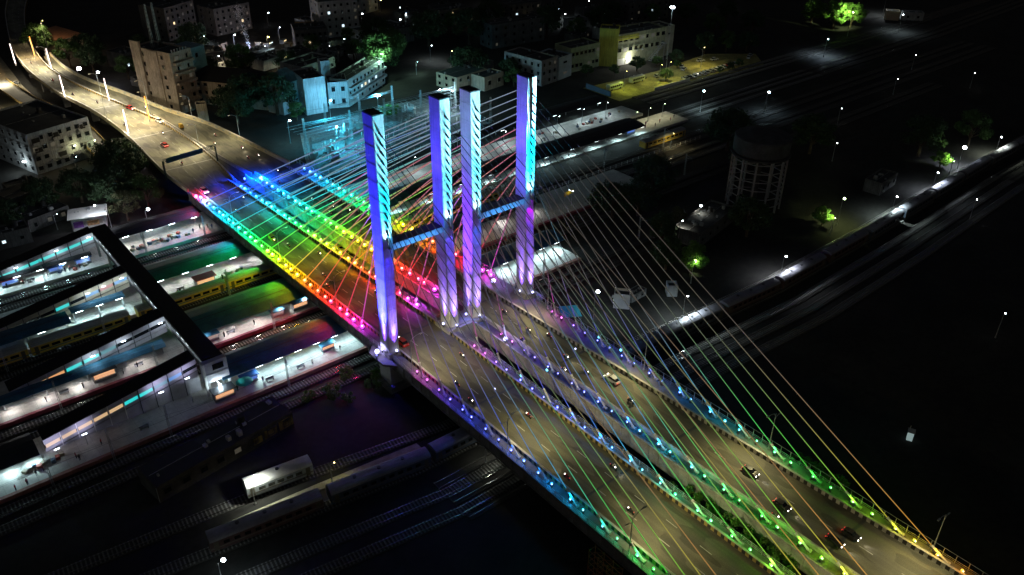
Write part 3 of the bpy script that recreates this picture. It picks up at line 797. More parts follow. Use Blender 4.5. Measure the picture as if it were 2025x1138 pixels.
for i in (3, 8, 14, 21, 27, 33, 38):   # expansion joints across the road
    a, b = Vector(RL[i]), Vector(RR[i]); a2, b2 = Vector(RL[i]).lerp(Vector(RL[i+1]), .06), Vector(RR[i]).lerp(Vector(RR[i+1]), .06)
    lmk.add([(a.x,a.y,.01),(b.x,b.y,.01),(b2.x,b2.y,.01),(a2.x,a2.y,.01)], [(0,1,2,3)])
lmk.build('lane_markings', mark_paint, ro)
ybar = stripes_mat('yellow_dark_stripes', (0.55, 0.38, 0.1), (0.12, 0.09, 0.05), 2.0)
def wallline(pl, h, w, mat, name, label, cat, z=0.0, low=None):
    n = []; 
    for i in range(len(pl)):
        a = Vector(pl[max(0, i-1)]); b = Vector(pl[min(len(pl)-1, i+1)]); d = (b-a).normalized(); n.append(Vector((-d.y, d.x))*w/2)
    L_ = [(p[0]+q.x, p[1]+q.y) for p, q in zip(pl, n)]; R_ = [(p[0]-q.x, p[1]-q.y) for p, q in zip(pl, n)]
    o = MB().strip(L_, R_, z+h, h+(low or 0)).build(name, mat)
    tag(o, label, cat)
    L2 = [(p[0]+q.x*1.4, p[1]+q.y*1.4) for p, q in zip(pl, n)]; R2_ = [(p[0]-q.x*1.4, p[1]-q.y*1.4) for p, q in zip(pl, n)]
    MB().strip(L2, R2_, z+h+.1, .1).build('coping', wall_conc, o)
    return o
cream_wall = M('cream_wall_paint', (0.5, 0.45, 0.28), 0.85, 0.25, 0.3)
wallline(RL, .9, .35, cream_wall, 'road_parapet', 'cream parapet along the left edge of the curving approach road', 'parapet', low=.6)
wallline(RR, .9, .35, ybar, 'road_parapet', 'yellow striped parapet down the right edge of the curving approach road', 'parapet', low=.6)
# the right roadway's approach and the service road by the wall
SL = [(18.6,116.1),(17.2,130),(16.2,145),(15.6,160),(14.9,180),(13,198),(10,212),(7,228),(4.5,244),(1.6,265),(.2,285),(2,310)]
SW = [(32.6,116.1),(30.8,133.4),(26.5,171.5),(19.6,196),(12.9,231),(8.2,250),(5.7,264),(4,285),(5,310)]
QL = resample(SL, 40); QR = resample(SW, 40)
so = struct(MB().strip(QL, QR, -0.01, 8.98).build('approach_road', road_mat('dusty_asphalt', (0.17, 0.165, 0.14))))
wallline(QR, 1.5, .35, cream_wall, 'boundary_wall', 'long cream boundary wall beside the right approach road', 'boundary wall', low=.5)
wallline(QL[:17], .8, .3, wall_conc, 'road_parapet', 'pale parapet on the left edge of the right approach road', 'parapet', low=.6)
pm = MB().cbox((0,0,0), (.12, 1.5, .5)).mesh('wall_panel', M('wall_panel_paint', (.3,.33,.3), .8, .4, .5))
bw = [o for o in COL.objects if o.name.startswith('boundary_wall')][0]
for i in range(3, 33):
    p = Vector(QR[i]); d = (Vector(QR[i+1])-p)
    obj('wall_panel', pm, bw, (p.x-.2, p.y, .9), math.atan2(d.y, d.x)-PI/2)
# slip road at a lower level and the lit ground to the left of the approach
sl = [(-8.6,150),(-7.2,180),(-6.4,214),(-9,235),(-14,262),(-18,300)]
so2 = struct(MB().strip([(x-7, y) for x, y in sl], sl, -5.2, .5).build('slip_road', asphalt_old))
o = MB().strip([(x-7.3, y) for x, y in sl], [(x-7, y) for x, y in sl], -4.4, .9).build('road_parapet', ybar); tag(o, 'yellow parapet on the low slip road behind the left block', 'parapet')
o = MB().strip(sl, [(x+.3, y) for x, y in sl], -4.4, .9).build('road_parapet', ybar); tag(o, 'yellow parapet between the slip road and the approach road', 'parapet')
struct(MB().add([(-75, 214, GZ+.02), (-11, 222, GZ+.02), (-12, 300, GZ+.02), (-6, 420, GZ+.02), (-75, 420, GZ+.02)], [(0,1,2,3,4)]).build('street', M('dusty_street', (.27, .24, .17), .9, .35, .12, bump=.3)))
pier = MB().box(-1.2, 1.2, -.9, .9, -9, -1.6).box(-5, 5, -1.1, 1.1, -1.6, -.72).mesh('pier', concrete)
for i, (x, y) in enumerate(((5, 127), (5.5, 152), (6, 178), (4.8, 204), (.2, 230), (-4, 256), (-5.6, 284))):
    tag(obj('bridge_pier', pier, None, (x, y, 0)), 'concrete pier under the curving approach road, %s from the bridge' % ORD[i+1], 'pier', 'piers under the approach road')
# sign gantry
t = thing('sign_gantry', 'green painted sign gantry spanning the approach road', 'sign gantry', (-4.9, 130.2, 0))
gp = M('gantry_paint', (.012, .04, .03), .5, .25, 1)
MB().box(-.25, .25, -.25, .25, 0, 6.4).tube((0,0,0), (0,0,.8), .4, 8).build('post', gp, t)
MB().box(18.6, 19.0, 2.3, 2.8, -1, 6.2).path([(18.8, 2.55, 6.2), (18.2, 2.5, 6.7), (17.2, 2.4, 6.8)], .16, 6).build('post', gp, t)
gb = MB()
for zz, yy in ((5.8, -.5), (6.8, -.5), (5.8, .5), (6.8, .5)): gb.tube((.2, yy, zz), (18.2, yy+2.4, zz), .09, 5)
for i in range(18):
    x = .2+i; y = i*2.4/18
    gb.tube((x, y-.5, 5.8), (x+1, y-.5+.13, 6.8), .05, 4).tube((x, y-.5, 6.8), (x, y+.5, 6.8), .05, 4).tube((x, y+.5, 5.8), (x+1, y+.63, 6.8), .05, 4)
gb.build('truss', gp, t)
MB().add([(1, -.35, 5.5), (14, 1.4, 5.5), (14, 1.4, 7.1), (1, -.35, 7.1), (1, -.15, 5.5), (14, 1.6, 5.5), (14, 1.6, 7.1), (1, -.15, 7.1)],
  [(0,1,2,3), (7,6,5,4), (3,2,6,7), (0,4,5,1), (0,3,7,4), (1,5,6,2)]).build('sign_back', M('sign_green', (.01, .045, .035), .5, .2, 1), t)

# light poles wrapped in glowing strips along the approach road
pinkw = ME('pole_strip_white', (1.0, .78, .72), 2.6); orng = ME('pole_strip_orange', (1.0, .36, .02), 2.2)
pm_ = MB().tube((0,0,0), (0,0,10.3), .13, 7, .1).tube((0,0,0), (0,0,.9), .3, 8, .2).mesh('pole', galv)
sm_ = MB().tube((0,0,.9), (0,0,10), .25, 8, .22)
for i, (x, y, kk, wh) in enumerate((( -1.1, 179, 0, 'left edge, nearest to the gantry'), (-7.6, 237.5, 0, 'left edge, second from the gantry'), (-11.9, 301.6, 0, 'left edge, at the picture edge'),
      (5.2, 221.8, 0, 'right edge, between two orange ones'), (-1.2, 283.1, 0, 'right edge, high up the road'), (10.2, 189.2, 1, 'right edge, nearest the hotel'), (-1.8, 309.5, 1, 'right edge, farthest away'))):
    t = thing('light_pole', '%s glowing light pole on the approach road, %s' % (('white', 'orange')[kk], wh), 'light pole', (x, y, 0), group='glowing light poles along the approach road')
    obj('pole', pm_, t)
    sm_.build('glow_strip', (pinkw, orng)[kk], t)
    light(t, (1.5 if x < 0 and kk == 0 and i < 3 else -1.5, 0, 9.5), ((1, .9, .68), (1, .7, .35))[kk], 11000, .4, 160, (.4 if i < 3 else -.4, -.5 if i in (0, 5) else 0, -1), .9)
    light(t, (-1.8 if i < 3 else 1.8, 0, 4), ((1, .86, .72), (1, .6, .25))[kk], 1500, .4)

# ------------------------------------------------------------------ footbridge with its four covered ramps
fob_roof = M('fob_roof', (.012, .012, .013), .9, .2, .3)
fob_wall = M('fob_cladding', (.42, .42, .46), .6, .2, .4)
fob_dark = M('fob_dark_wall', (.06, .07, .08), .7, .2, .4)
teal_g = ME('teal_pane', (.02, .75, .72), .85); teal_d = ME('dim_teal_pane', (.02, .33, .4), .5); blue_g = ME('blue_pane', (.02, .28, .7), .7)
amber_g = ME('amber_pane', (.9, .42, .16), .8); red_g = ME('red_pane', (.45, .06, .04), .7); cream_g = ME('cream_pane', (.85, .55, .28), .75); dark_g = glass_dk
white_g = ME('bright_window', (.85, .95, 1.0), 1.6)
t = thing('station_footbridge', 'black roofed covered station footbridge crossing over the platforms', 'footbridge', (-33.7, 22.5, 0))
MB().box(-2.2, 2.2, 0, 84, 1.0, 1.25).build('roof', fob_roof, t)
MB().box(-2.35, 2.35, -.2, 84.2, .78, .998).build('roof_edge', fob_roof, t)
MB().box(-2.1, 2.1, .1, 83.9, -2.3, -1.8).build('floor', concrete_dk, t)
MB().box(1.95, 2.1, .1, 83.9, -1.8, .78).build('side_wall', fob_dark, t)
fr = MB()
for i in range(29):
    y = .3+i*83.3/28; fr.box(-2.1, -1.98, y-.08, y+.08, -1.8, .77)
fr.box(-2.1, -1.96, .1, 83.9, -1.8, -.9).box(-2.1, -1.97, .1, 83.9, .55, .775)
stuff(fr.build('side_frames', fob_wall, t))
wm = MB()
wp = MB().box(-.03, .03, -.85, .85, -.6, .45).mesh('lit_window', white_g)
for i in range(28):
    y = .3+(i+.5)*83.3/28
    if any(abs(y+22.5-q) < 4.5 for q in (27, 49, 76, 104.5)): continue
    if i % 7 in (0, 6): continue
    obj('lit_window', wp, t, (-1.9, y, 0))
lgt = MB().box(-.1, .1, -.6, .6, -.05, .05).mesh('ceiling_lamp', tube_em)
for i in range(12):
    y = 4+i*7; obj('ceiling_lamp', lgt, t, (0, y, .68)); light(t, (0, y, .3), (.8, .93, 1), 140, .2)
colm = MB().box(-.3, .3, -.3, .3, -9, -2.3).mesh('column', concrete)
for y in (1, 14, 34, 44, 60, 72, 83):
    for x in (-1.6, 1.6): obj('column', colm, t, (x, y, 0))
# end tower of the footbridge with the lift door
et = MB().box(-3.1, 2.6, -1.6, -.01, -4.4, .95)
et.build('end_wall', fob_wall, t)
MB().box(-.9, 1.7, -1.68, -1.58, -1.4, .2).build('end_window', glass_dk, t)
MB().box(-3.1, 2.6, -1.74, -1.6, -2.4, -2.1).build('band', galv, t)
MB().box(-3.15, -2.6, -1.72, -1.2, -8, .95).build('pilaster', white_paint, t)
MB().box(2.1, 2.65, -1.72, -1.2, -8, -4.4).build('pilaster', white_paint, t)
light(t, (-.5, -3.2, -4.8), (.75, .93, 1), 1100, .3)
MB().box(-.8, -.2, -3.4, -3.0, -4.7, -4.6).box(-.55, -.45, -3.1, -1.6, -4.6, -4.55).build('wall_lamp', tube_em, t)

added_ramp_lights = {24.6: (.1, .28, .78, .95), 46.8: (.05, .3, .5), 74.6: (.06, .2, .32), 104.2: (.05, .3, .6)}  # added lamps that brighten the ramp walls
def ramp(y, x1, x2, za, zb, win, label, wcol, lamp=1.0, n=9, cut=0):
    """a covered ramp going down to the left from the footbridge; the camera side wall has a row of windows"""
    t = thing('covered_ramp', label, 'covered ramp', (x1, y, 0), group='covered ramps of the footbridge')
    L = x1-x2
    def zz(x): return lerp(za, zb, -x/L)
    m = MB().add([(0, 0-.04, za), (-L, -.04, zb), (-L, 4.4, zb), (0, 4.4, za), (0, -.04, za+.22), (-L, -.04, zb+.22), (-L, 4.4, zb+.22), (0, 4.4, za+.22)],
        [(0,1,2,3), (7,6,5,4), (0,4,5,1), (1,5,6,2), (2,6,7,3), (3,7,4,0)])
    m.build('roof', fob_roof, t)
    # floor slab
    MB().add([(0,0,za-3.3), (-L,0,zb-3.3), (-L,4.1,zb-3.3), (0,4.1,za-3.3), (0,0,za-3.0), (-L,0,zb-3.0), (-L,4.1,zb-3.0), (0,4.1,za-3.0)],
        [(0,1,2,3), (7,6,5,4), (0,4,5,1), (1,5,6,2), (2,6,7,3), (3,7,4,0)]).build('ramp_floor', concrete_dk, t)
    base = -8.0
    wl_ = MB().box(-.5, .5, -.1, .1, -.06, .06).mesh('wall_lamp', tube_em)  # lamp mesh for the added ramp lights
    for f in added_ramp_lights.get(y, ()):
        lx = -L*f
        if y < 30:
            MB().box(lx-.06, lx+.06, -3.3, -3.18, -8, zz(lx)-1.3).build('added_lamp_stand', galv, t); obj('wall_lamp', wl_, t, (lx, -3.2, zz(lx)-1.3))  # wall_lamp here is an added ramp light
            light(t, (lx, -3.0, zz(lx)-1.35), (.7, .66, 1.0), 420 if f > .5 else 520, .3, 118, (0, 1, .12), .8); continue
        obj('wall_lamp', wl_, t, (lx, -2.6, zz(lx)+.35)); MB().box(lx-.04, lx+.04, -2.6, -.3, zz(lx)+.25, zz(lx)+.32).build('lamp_arm', galv, t)  # wall_lamp here is an added ramp light
        light(t, (lx, -2.6, zz(lx)+.1), (.74, .72, 1.0) if y < 30 else (.8, .92, 1), 420, .25, 150, (0, .55, -1), .6)
    for i in range(n):
        xa, xb = -L*i/n, -L*(i+1)/n
        z1, z2 = zz(xa), zz(xb)
        b1 = max(base, z1-4.4) if y > 30 else base; b2 = max(base, z2-4.4) if y > 30 else base
        u1, u2 = z1-1.25, z2-1.25; v1, v2 = z1-2.2, z2-2.2
        p = MB()
        p.add([(xa, 0, z1-.02), (xb, 0, z2-.02), (xb, 0, u2), (xa, 0, u1), (xa, .12, z1-.02), (xb, .12, z2-.02), (xb, .12, u2), (xa, .12, u1)], [(0,1,2,3), (7,6,5,4), (3,2,6,7)])
        p.add([(xa, 0, v1), (xb, 0, v2), (xb, 0, min(b2, v2-.05)), (xa, 0, min(b1, v1-.05)), (xa, .12, v1), (xb, .12, v2)], [(0,1,2,3), (4,5,1,0)])
        p.build('wall_panel', wcol, t)
        mm = win[i % len(win)]
        e = (xb-xa)*.06
        MB().add([(xa+e, .06, u1), (xb-e, .06, u2), (xb-e, .06, v2), (xa+e, .06, v1)], [(0,1,2,3)]).build('window', mm, t)
        if i: MB().cbox((xa, -.03, (z1+b1)/2), (.16, .2, z1-b1)).build('mullion', fob_dark if mm is not cream_g else white_paint, t)
    return t
ramp(104.2, -35.9, -72, .7, -4.9, [teal_g], 'covered ramp with turquoise windows, the farthest of the four', fob_wall, n=10)
ramp(74.6, -35.9, -70, .7, -4.5, [blue_g, red_g, blue_g, dark_g, teal_g, dark_g, dark_g, dark_g], 'covered ramp with one red window among blue ones, second from the far end', M('fob_cream', (.55,.52,.4), .7, .2, .4), n=9)
ramp(46.8, -35.9, -72, .7, -4.9, [dark_g, dark_g, dark_g, teal_d, teal_g, teal_g, amber_g, cream_g, dark_g], 'covered ramp with turquoise and amber windows, third from the far end', fob_wall, n=9)
ramp(24.6, -36.9, -70.5, .7, -5.0, [dark_g, blue_g, teal_d, teal_g, teal_g, cream_g, cream_g, cream_g, cream_g, cream_g], 'covered ramp with turquoise and cream windows, nearest the camera', fob_wall, n=10)
# ------------------------------------------------------------------ trains
def coach_kit(prefix, side, roofm, L, band=None, win_n=9, win_w=1.5, cab=False):
    """a passenger coach: body, roof, windows, doors, vents, bogies; origin at rail level in the middle"""
    k = {}
    W_ = 1.62
    b = MB().extrude_x([(-W_, 1.05), (-W_, 3.35), (W_, 3.35), (W_, 1.05)], -L/2, L/2); k['body'] = b.mesh('body', side)
    r = MB().extrude_x([(-W_-.02, 3.352), (-W_*.93, 3.75), (-W_*.7, 4.0), (-W_*.3, 4.14), (W_*.3, 4.14), (W_*.7, 4.0), (W_*.93, 3.75), (W_+.02, 3.352)], -L/2+.05, L/2-.05); k['roof'] = r.mesh('roof', roofm)
    k['underframe'] = MB().box(-L/2+.3, L/2-.3, -1.3, 1.3, .78, 1.048).box(-3.5, 3.5, -1.1, 1.1, .35, .78).mesh('underframe', steel_dk)
    bg_ = MB().box(-1.6, 1.6, -1.15, 1.15, .45, .76)
    for x in (-1.25, 1.25):
        for y in (-.95, .85): bg_.tube((x, y, .46), (x, y+.1, .46), .45, 12)
    k['bogie'] = bg_.mesh('bogie', steel_dk)
    k['window'] = MB().box(-win_w/2, win_w/2, -.03, .03, 2.05, 2.8).mesh('window', glass_dk)
    k['door'] = MB().box(-.45, .45, -.03, .03, 1.1, 3.15).mesh('door', M(prefix+'_door', (.1, .09, .06), .6, .2, 1))
    k['vent'] = MB().tube((0,0,4.1), (0,0,4.32), .38, 10).mesh('roof_vent', steel_dk)
    k['band'] = MB().box(-L/2+.02, L/2-.02, -.02, .02, 1.6, 1.85).mesh('side_band', band or side)
    k['n'] = win_n; k['L'] = L; k['rl'] = MB().box(-L/2+1, L/2-1, -.04, .04, 4.1, 4.17).mesh('roof_rib', roofm)
    return k
def coach(k, label, loc, rz, group, vents=3):
    t = thing('train_coach', label, 'train coach', loc, rz, group)
    L = k['L']
    body = obj('body', k['body'], t); obj('roof', k['roof'], t); obj('underframe', k['underframe'], t)
    for s in (-1, 1):
        obj('bogie', k['bogie'], t, (s*(L/2-3.6), 0, 0))
        obj('side_band', k['band'], t, (0, s*1.64, 0))
        for e in (-1, 1): obj('door', k['door'], t, (e*(L/2-1.1), s*1.63, 0))
        obj('roof_rib', k['rl'], t, (0, s*.8, -.06))
    n = k['n']
    for i in range(n):
        x = lerp(-L/2+3, L/2-3, i/(n-1))
        obj('window', k['window'], t, (x, -1.62, 0))
    for i in range(vents): obj('roof_vent', k['vent'], t, (lerp(-L/2+3, L/2-3, (i+.5)/vents), .1, 0))
    return t
y_side = M('train_yellow', (.62, .42, .05), .5, .22, .5); y_roof = M('train_grey_roof', (.34, .36, .33), .6, .22, .3)
kit = coach_kit('yellow', y_side, y_roof, 23.6, M('train_green_band', (.05, .16, .15), .5, .2, 1), 8, 1.9)
for i, (cx, wh) in enumerate(((-52.0, 'with its front end below the footbridge'), (-76.4, 'at the left picture edge'), (-26.3, 'between footbridge and bridge'), (-1.7, 'partly under the bridge'), (22.8, 'hidden under the bridge, middle'), (47.3, 'just right of the bridge under the beam'), (72, 'right of the bridge, second'))):
    coach(kit, 'yellow train coach with dark windows, %s' % wh, (cx, 64.2, GZ+.52), 0, 'yellow train coaches', 0)
for i, (cx, wh) in enumerate(((167, 'near the lit end of the black canopy'),)):
    coach(kit, 'yellow lamp lit train coach far right, %s' % wh, (cx, 64.2, GZ+.52), 0, 'yellow train coaches', 2)
dk_side = M('coach_rust_red', (.09, .05, .045), .6, .35, .5); dk_roof = M('coach_silver_roof', (.2, .2, .23), .5, .25, .3)
bl_side = M('coach_blue', (.06, .08, .11), .6, .35, .5)
kit2 = coach_kit('dark', dk_side, dk_roof, 21.6, M('coach_pale_band', (.14, .12, .1), .6, .2, 1), 9, 1.1)
kit3 = coach_kit('blue', bl_side, dk_roof, 21.6, M('coach_pale_band', (.14, .12, .1), .6, .2, 1), 9, 1.1)
def along(poly, x):
    for (a, b), (c, d) in zip(poly[:-1], poly[1:]):
        if a <= x <= c:
            t = (x-a)/(c-a); return (x, lerp(b, d, t)), math.atan2(d-b, c-a)
xs = [(-43.6, 0, 'at the bottom left, rusty below'), (-20.6, 1, 'in front of the bridge, dim violet roof'), (2, 1, 'passing under the bridge, left part'), (25, 0, 'passing under the bridge, right part'), (49, 1, 'just right of the bridge'), (72, 1, 'under the white yard lamp'), (95, 0, 'third to the right of the bridge'),
      (118, 0, 'by the bright lamp with a red end'), (142, 0, 'second beyond the red ended one'), (165, 1, 'with a yellowish lit roof'), (188, 1, 'in the dark, right of the yellowish one'), (211, 1, 'with a brightly lit pale roof'), (234, 1, 'second from the right edge'), (257, 1, 'nearest the right edge'), (280, 1, 'beyond the right edge lamp'), (303, 1, 'last at far right')]
for x, kk, wh in xs:
    (px, py), a = along(YT, x)
    coach((kit2, kit3)[kk], 'dark passenger coach with domed silver roof, %s' % wh, (px, py, GZ+.52), a, 'dark coaches in the yard')
(px, py), a = along(YT2, -36.6)
kit4 = coach_kit('silver', M('coach_grey_side', (.3, .33, .33), .6, .4, .7), M('coach_white_roof', (.62, .62, .6), .5, .2, .3), 13.5, M('coach_pale_band', (.14, .12, .1), .6, .2, 1), 5, 1.3)
coach(kit4, 'short silver roofed coach lit by a floodlight at bottom left', (px, py, GZ+.52), a, 'coaches standing alone', 1)
# the pale path between the two coach tracks
struct(MB().strip([(-48, -17.4), (-30, -19.0), (-8, -21.4)], [(-48, -19.2), (-30, -21.0), (-8, -23.2)], GZ+.25, .2).build('yard_path', M('path_dust', (.36, .34, .24), .9, .35, .5)))

# ------------------------------------------------------------------ overhead line masts
mast_m = MB()
for a, b in ((-.2, -.2), (.2, -.2), (.2, .2), (-.2, .2)): mast_m.tube((a, b, 0), (a*.6, b*.6, 8.4), .045, 4)
for i in range(10):
    z = i*.82; z2 = z+.82
    for a, b, c, d in ((-.2,-.2,.2,-.2), (.2,-.2,.2,.2), (.2,.2,-.2,.2), (-.2,.2,-.2,-.2)): mast_m.tube((a*(1-.04*i), b*(1-.04*i), z), (c*(1-.04*(i+1)), d*(1-.04*(i+1)), z2), .028, 4)
mast_me = mast_m.mesh('mast', galv)
brk_me = MB().tube((0,0,6.6), (0,-2.6,7.4), .045, 5).tube((0,0,8), (0,-2.6,7.4), .035, 5).tube((0,-2.6,7.4), (0,-2.8,6.2), .03, 5).box(-.05,.05,-1.0,-.7,6.85,7.1).mesh('cantilever', galv)
MASTW = [('nearest platform', 14.3, [-72, -60, -48, -20, 2, 60, 100]), ('tracks before the maroon platform', 38.3, [-64, -42, -12, 66, 110, 150]), ('iron fence by the yellow trains', 61.9, [-70, -47, -14, 6, 70, 100, 132, 165]), ('far platform tracks', 98.4, [-52, -24, -6])]
for nm, y, xs_ in MASTW:
    for i, x in enumerate(xs_):
        t = thing('catenary_mast', 'lattice overhead line mast by the %s, %s from the left' % (nm, ORD[i+1]), 'catenary mast', (x, y, GZ), group='overhead line masts')
        obj('mast', mast_me, t); obj('cantilever', brk_me, t)
wires = MB()
for y in (12.6, 37.0, 59.4, 64.2, 92.6, 97.0):
    wires.tube((-110, y, GZ+6.1), (330, y, GZ+6.1), .025, 3, caps=False)
    for i in range(22): 
        x0 = -110+20*i
        for j in range(4):
            a, b = j/4, (j+1)/4
            wires.tube((x0+20*a, y, GZ+7.4-1.0*4*a*(1-a)), (x0+20*b, y, GZ+7.4-1.0*4*b*(1-b)), .022, 3, caps=False)
tag(wires.build('contact_wires', steel_dk), 'thin overhead contact wires strung above the station tracks', 'overhead wires')
# iron fence beside the yellow train
t = thing('iron_fence', 'low pale iron fence between the yellow train and the green canopy', 'fence', (-34, 57.6, -8))
f = MB()
for zz in (.5, 1.1): f.box(0, 44, -.03, .03, zz-.03, zz+.03)
f.build('rail', galv, t)
pmesh = MB().box(-.06, .06, -.06, .06, 0, 1.25).mesh('fence_post', white_paint)
for i in range(23): obj('fence_post', pmesh, t, (i*2, 0, 0))
t = thing('iron_fence', 'low pale iron fence along the dark tracks right of the bridge', 'fence', (92, 57.6, -8))
f = MB()
for zz in (.5, 1.1): f.box(0, 90, -.03, .03, zz-.03, zz+.03)
f.build('rail', galv, t)
for i in range(31): obj('fence_post', pmesh, t, (i*3, 0, 0))

# ------------------------------------------------------------------ vehicles
def car_kit():
    k = {}
    half = [(-2.0, .32), (-2.05, .62), (-1.9, .88), (-1.35, .97), (1.05, .95), (1.75, .82), (1.98, .6), (1.95, .32)]
    m = MB(); n = len(half)
    vs = [(x, s*(.8 if z < .9 else .74), z) for s in (-1, 1) for x, z in half]
    m.add(vs, [tuple(range(n)), tuple(range(2*n-1, n-1, -1))]+[(i+n, (i+1) % n+n, (i+1) % n, i) for i in range(n)])
    cab = [(-1.75, .95), (-1.3, 1.42), (.25, 1.45), (.95, .95)]
    k['body'] = m.mesh('body', white_paint)
    c = MB(); vs = []
    for s in (-1, 1):
        for (x, z) in cab: vs.append((x, s*(.72 if z < 1 else .58), z))
    c.add(vs, [(0,1,2,3), (7,6,5,4), (0,4,5,1), (2,6,7,3)]); k['glass'] = c.mesh('glasshouse', glass_dk)
    k['roof'] = MB().box(-1.32, .27, -.59, .59, 1.415, 1.475).mesh('roof', white_paint)
    w = MB().tube((0,-.1,0), (0,.1,0), .31, 10); k['wheel'] = w.mesh('wheel', rubber)
    k['head'] = MB().box(-.04, .05, -.16, .16, -.08, .08).mesh('headlight', ME('headlight_glass', (1, .93, .8), 12))
    k['head0'] = MB().box(-.04, .05, -.16, .16, -.08, .08).mesh('headlight', galv)
    k['tail'] = MB().box(-.05, .04, -.16, .16, -.09, .09).mesh('tail_light', ME('tail_glass', (1, .02, .02), .9))
    k['tail0'] = MB().box(-.05, .04, -.16, .16, -.09, .09).mesh('tail_light', M('tail_off', (.25, .02, .02), .3, .1, 1))
    return k
CK = car_kit()
PAINT = {n: M('paint_'+n, c, .3, .06, 1, coat=.5) for n, c in dict(white=(.75,.76,.75), red=(.5,.02,.02), silver=(.45,.46,.48), black=(.02,.02,.022), blue=(.04,.1,.3), yellow=(.7,.45,.03), grey=(.15,.15,.16)).items()}
def car(x, y, z, rz, paint, label, lit=True, group='cars on the roads', s=1.0):
    t = thing('car', label, 'car', (x, y, z), rz, group)
    if s != 1: t.scale = (s, s, s)
    obj('body', CK['body'], t, mat=PAINT[paint]); obj('glasshouse', CK['glass'], t); obj('roof', CK['roof'], t, mat=PAINT[paint])
    for wx in (-1.25, 1.3):
        for wy in (-.72, .72): obj('wheel', CK['wheel'], t, (wx, wy, .31))
    for wy in (-.55, .55):
        obj('headlight', CK['head'] if lit else CK['head0'], t, (1.93, wy, .66)); obj('tail_light', CK['tail'] if lit else CK['tail0'], t, (-2.04, wy, .74))
    if lit:
        light(t, (2.3, 0, .7), (1, .9, .72), 380, .1, 60, (1, 0, -.14)); light(t, (-2.4, 0, .7), (1, .05, .03), 5, .1)
    return t
def skin_person(name, pts, edges, rad, root=0):
    me = bpy.data.meshes.new(name); me.from_pydata(pts, edges, [])
    o = bpy.data.objects.new(name, me); COL.objects.link(o)
    md = o.modifiers.new('s', 'SKIN'); o.modifiers.new('u', 'SUBSURF').levels = 1
    for i, r in enumerate(rad): me.skin_vertices[0].data[i].radius = (r, r)
    me.skin_vertices[0].data[root].use_root = True
    dg = bpy.context.evaluated_depsgraph_get(); ev = o.evaluated_get(dg)
    out = bpy.data.meshes.new_from_object(ev); out.name = name
    bpy.data.objects.remove(o)
    return out
skin_t = M('skin', (.3, .17, .1), .6, .1, 3); hair_t = M('hair', (.01, .01, .01), .7, .1, 3)
CL = {n: M('cloth_'+n, c, .9, .15, 3) for n, c in dict(white=(.7,.7,.68), blue=(.06,.12,.3), red=(.4,.04,.05), black=(.02,.02,.022), green=(.05,.2,.1), pink=(.5,.15,.25), grey=(.2,.2,.2), tan=(.35,.26,.15), navy=(.02,.03,.07)).items()}
def dress(me, zs):
    """body regions by height: trousers, shirt, skin, hair; slot 0 is the shirt"""
    me.materials.clear()
    for m in (CL['white'], CL['navy'], skin_t, hair_t): me.materials.append(m)
    for p in me.polygons:
        c = p.center
        p.material_index = zs(c)
    return me
stand_pts = [(0,0,.95),(0,0,1.2),(0,0,1.42),(0,0,1.52),(.01,0,1.62),(.02,0,1.7),(0,.2,1.4),(.02,.26,1.14),(.1,.25,.9),(0,-.2,1.4),(.0,-.27,1.14),(.06,-.26,.88),(0,.1,.88),(.03,.11,.5),(0,.11,.08),(.14,.12,.04),(0,-.1,.88),(-.01,-.11,.5),(-.04,-.11,.08),(.1,-.12,.04)]
stand_e = [(0,1),(1,2),(2,3),(3,4),(4,5),(2,6),(6,7),(7,8),(2,9),(9,10),(10,11),(0,12),(12,13),(13,14),(14,15),(0,16),(16,17),(17,18),(18,19)]
stand_r = [.14,.14,.13,.06,.1,.085,.07,.05,.04,.07,.05,.04,.095,.07,.05,.045,.095,.07,.05,.045]
def zst(c):
    if c.z > 1.66 or (c.z > 1.56 and c.x < -.03): return 3
    if c.z > 1.46: return 2
    if abs(c.y) > .2 and c.z < 1.15: return 2
    return 0 if c.z > .92 else 1
STAND = dress(skin_person('standing_person', stand_pts, stand_e, stand_r), zst)
ride_pts = [(-.1,0,.82),(-.05,0,1.05),(.03,0,1.28),(.07,0,1.38),(.1,0,1.47),(.11,0,1.55),(.05,.2,1.25),(.25,.26,1.06),(.48,.26,1.0),(.05,-.2,1.25),(.25,-.26,1.06),(.48,-.26,1.0),(-.05,.1,.8),(.32,.17,.72),(.15,.17,.34),(.28,.17,.3),(-.05,-.1,.8),(.32,-.17,.72),(.15,-.17,.34),(.28,-.17,.3)]
def zrd(c):
    if c.z > 1.5 or (c.z > 1.42 and c.x < .06): return 3
    if c.z > 1.33: return 2
    if c.x > .36 and c.z > .9: return 2
    return 0 if c.z > .86 and c.x < .4 else 1
RIDE = dress(skin_person('riding_person', ride_pts, stand_e, stand_r), zrd)
def person(me, x, y, z, rz, cloth, label, group):
    o = bpy.data.objects.new('person', me); COL.objects.link(o)
    o.location = (x, y, z); o.rotation_euler = (0, 0, rz)
    o.material_slots[0].link = 'OBJECT'; o.material_slots[0].material = CL[cloth]
    return tag(o, label, 'person', group)
MK = {}
MK['body'] = MB().cbox((-.05, 0, .62), (.75, .24, .24)).cbox((.22, 0, .78), (.4, .26, .2), 0, 0, -.15).cbox((-.62, 0, .7), (.4, .2, .1), 0, 0, -.3).cbox((0, 0, .38), (.42, .3, .26)).mesh('body', PAINT['black'])
MK['seat'] = MB().cbox((-.3, 0, .8), (.62, .24, .1)).mesh('seat', rubber)
MK['fork'] = MB().tube((.68, .08, .3), (.42, .08, .98), .03, 5).tube((.68, -.08, .3), (.42, -.08, .98), .03, 5).tube((.42, -.36, 1.0), (.42, .36, 1.0), .025, 5).mesh('fork', steel)
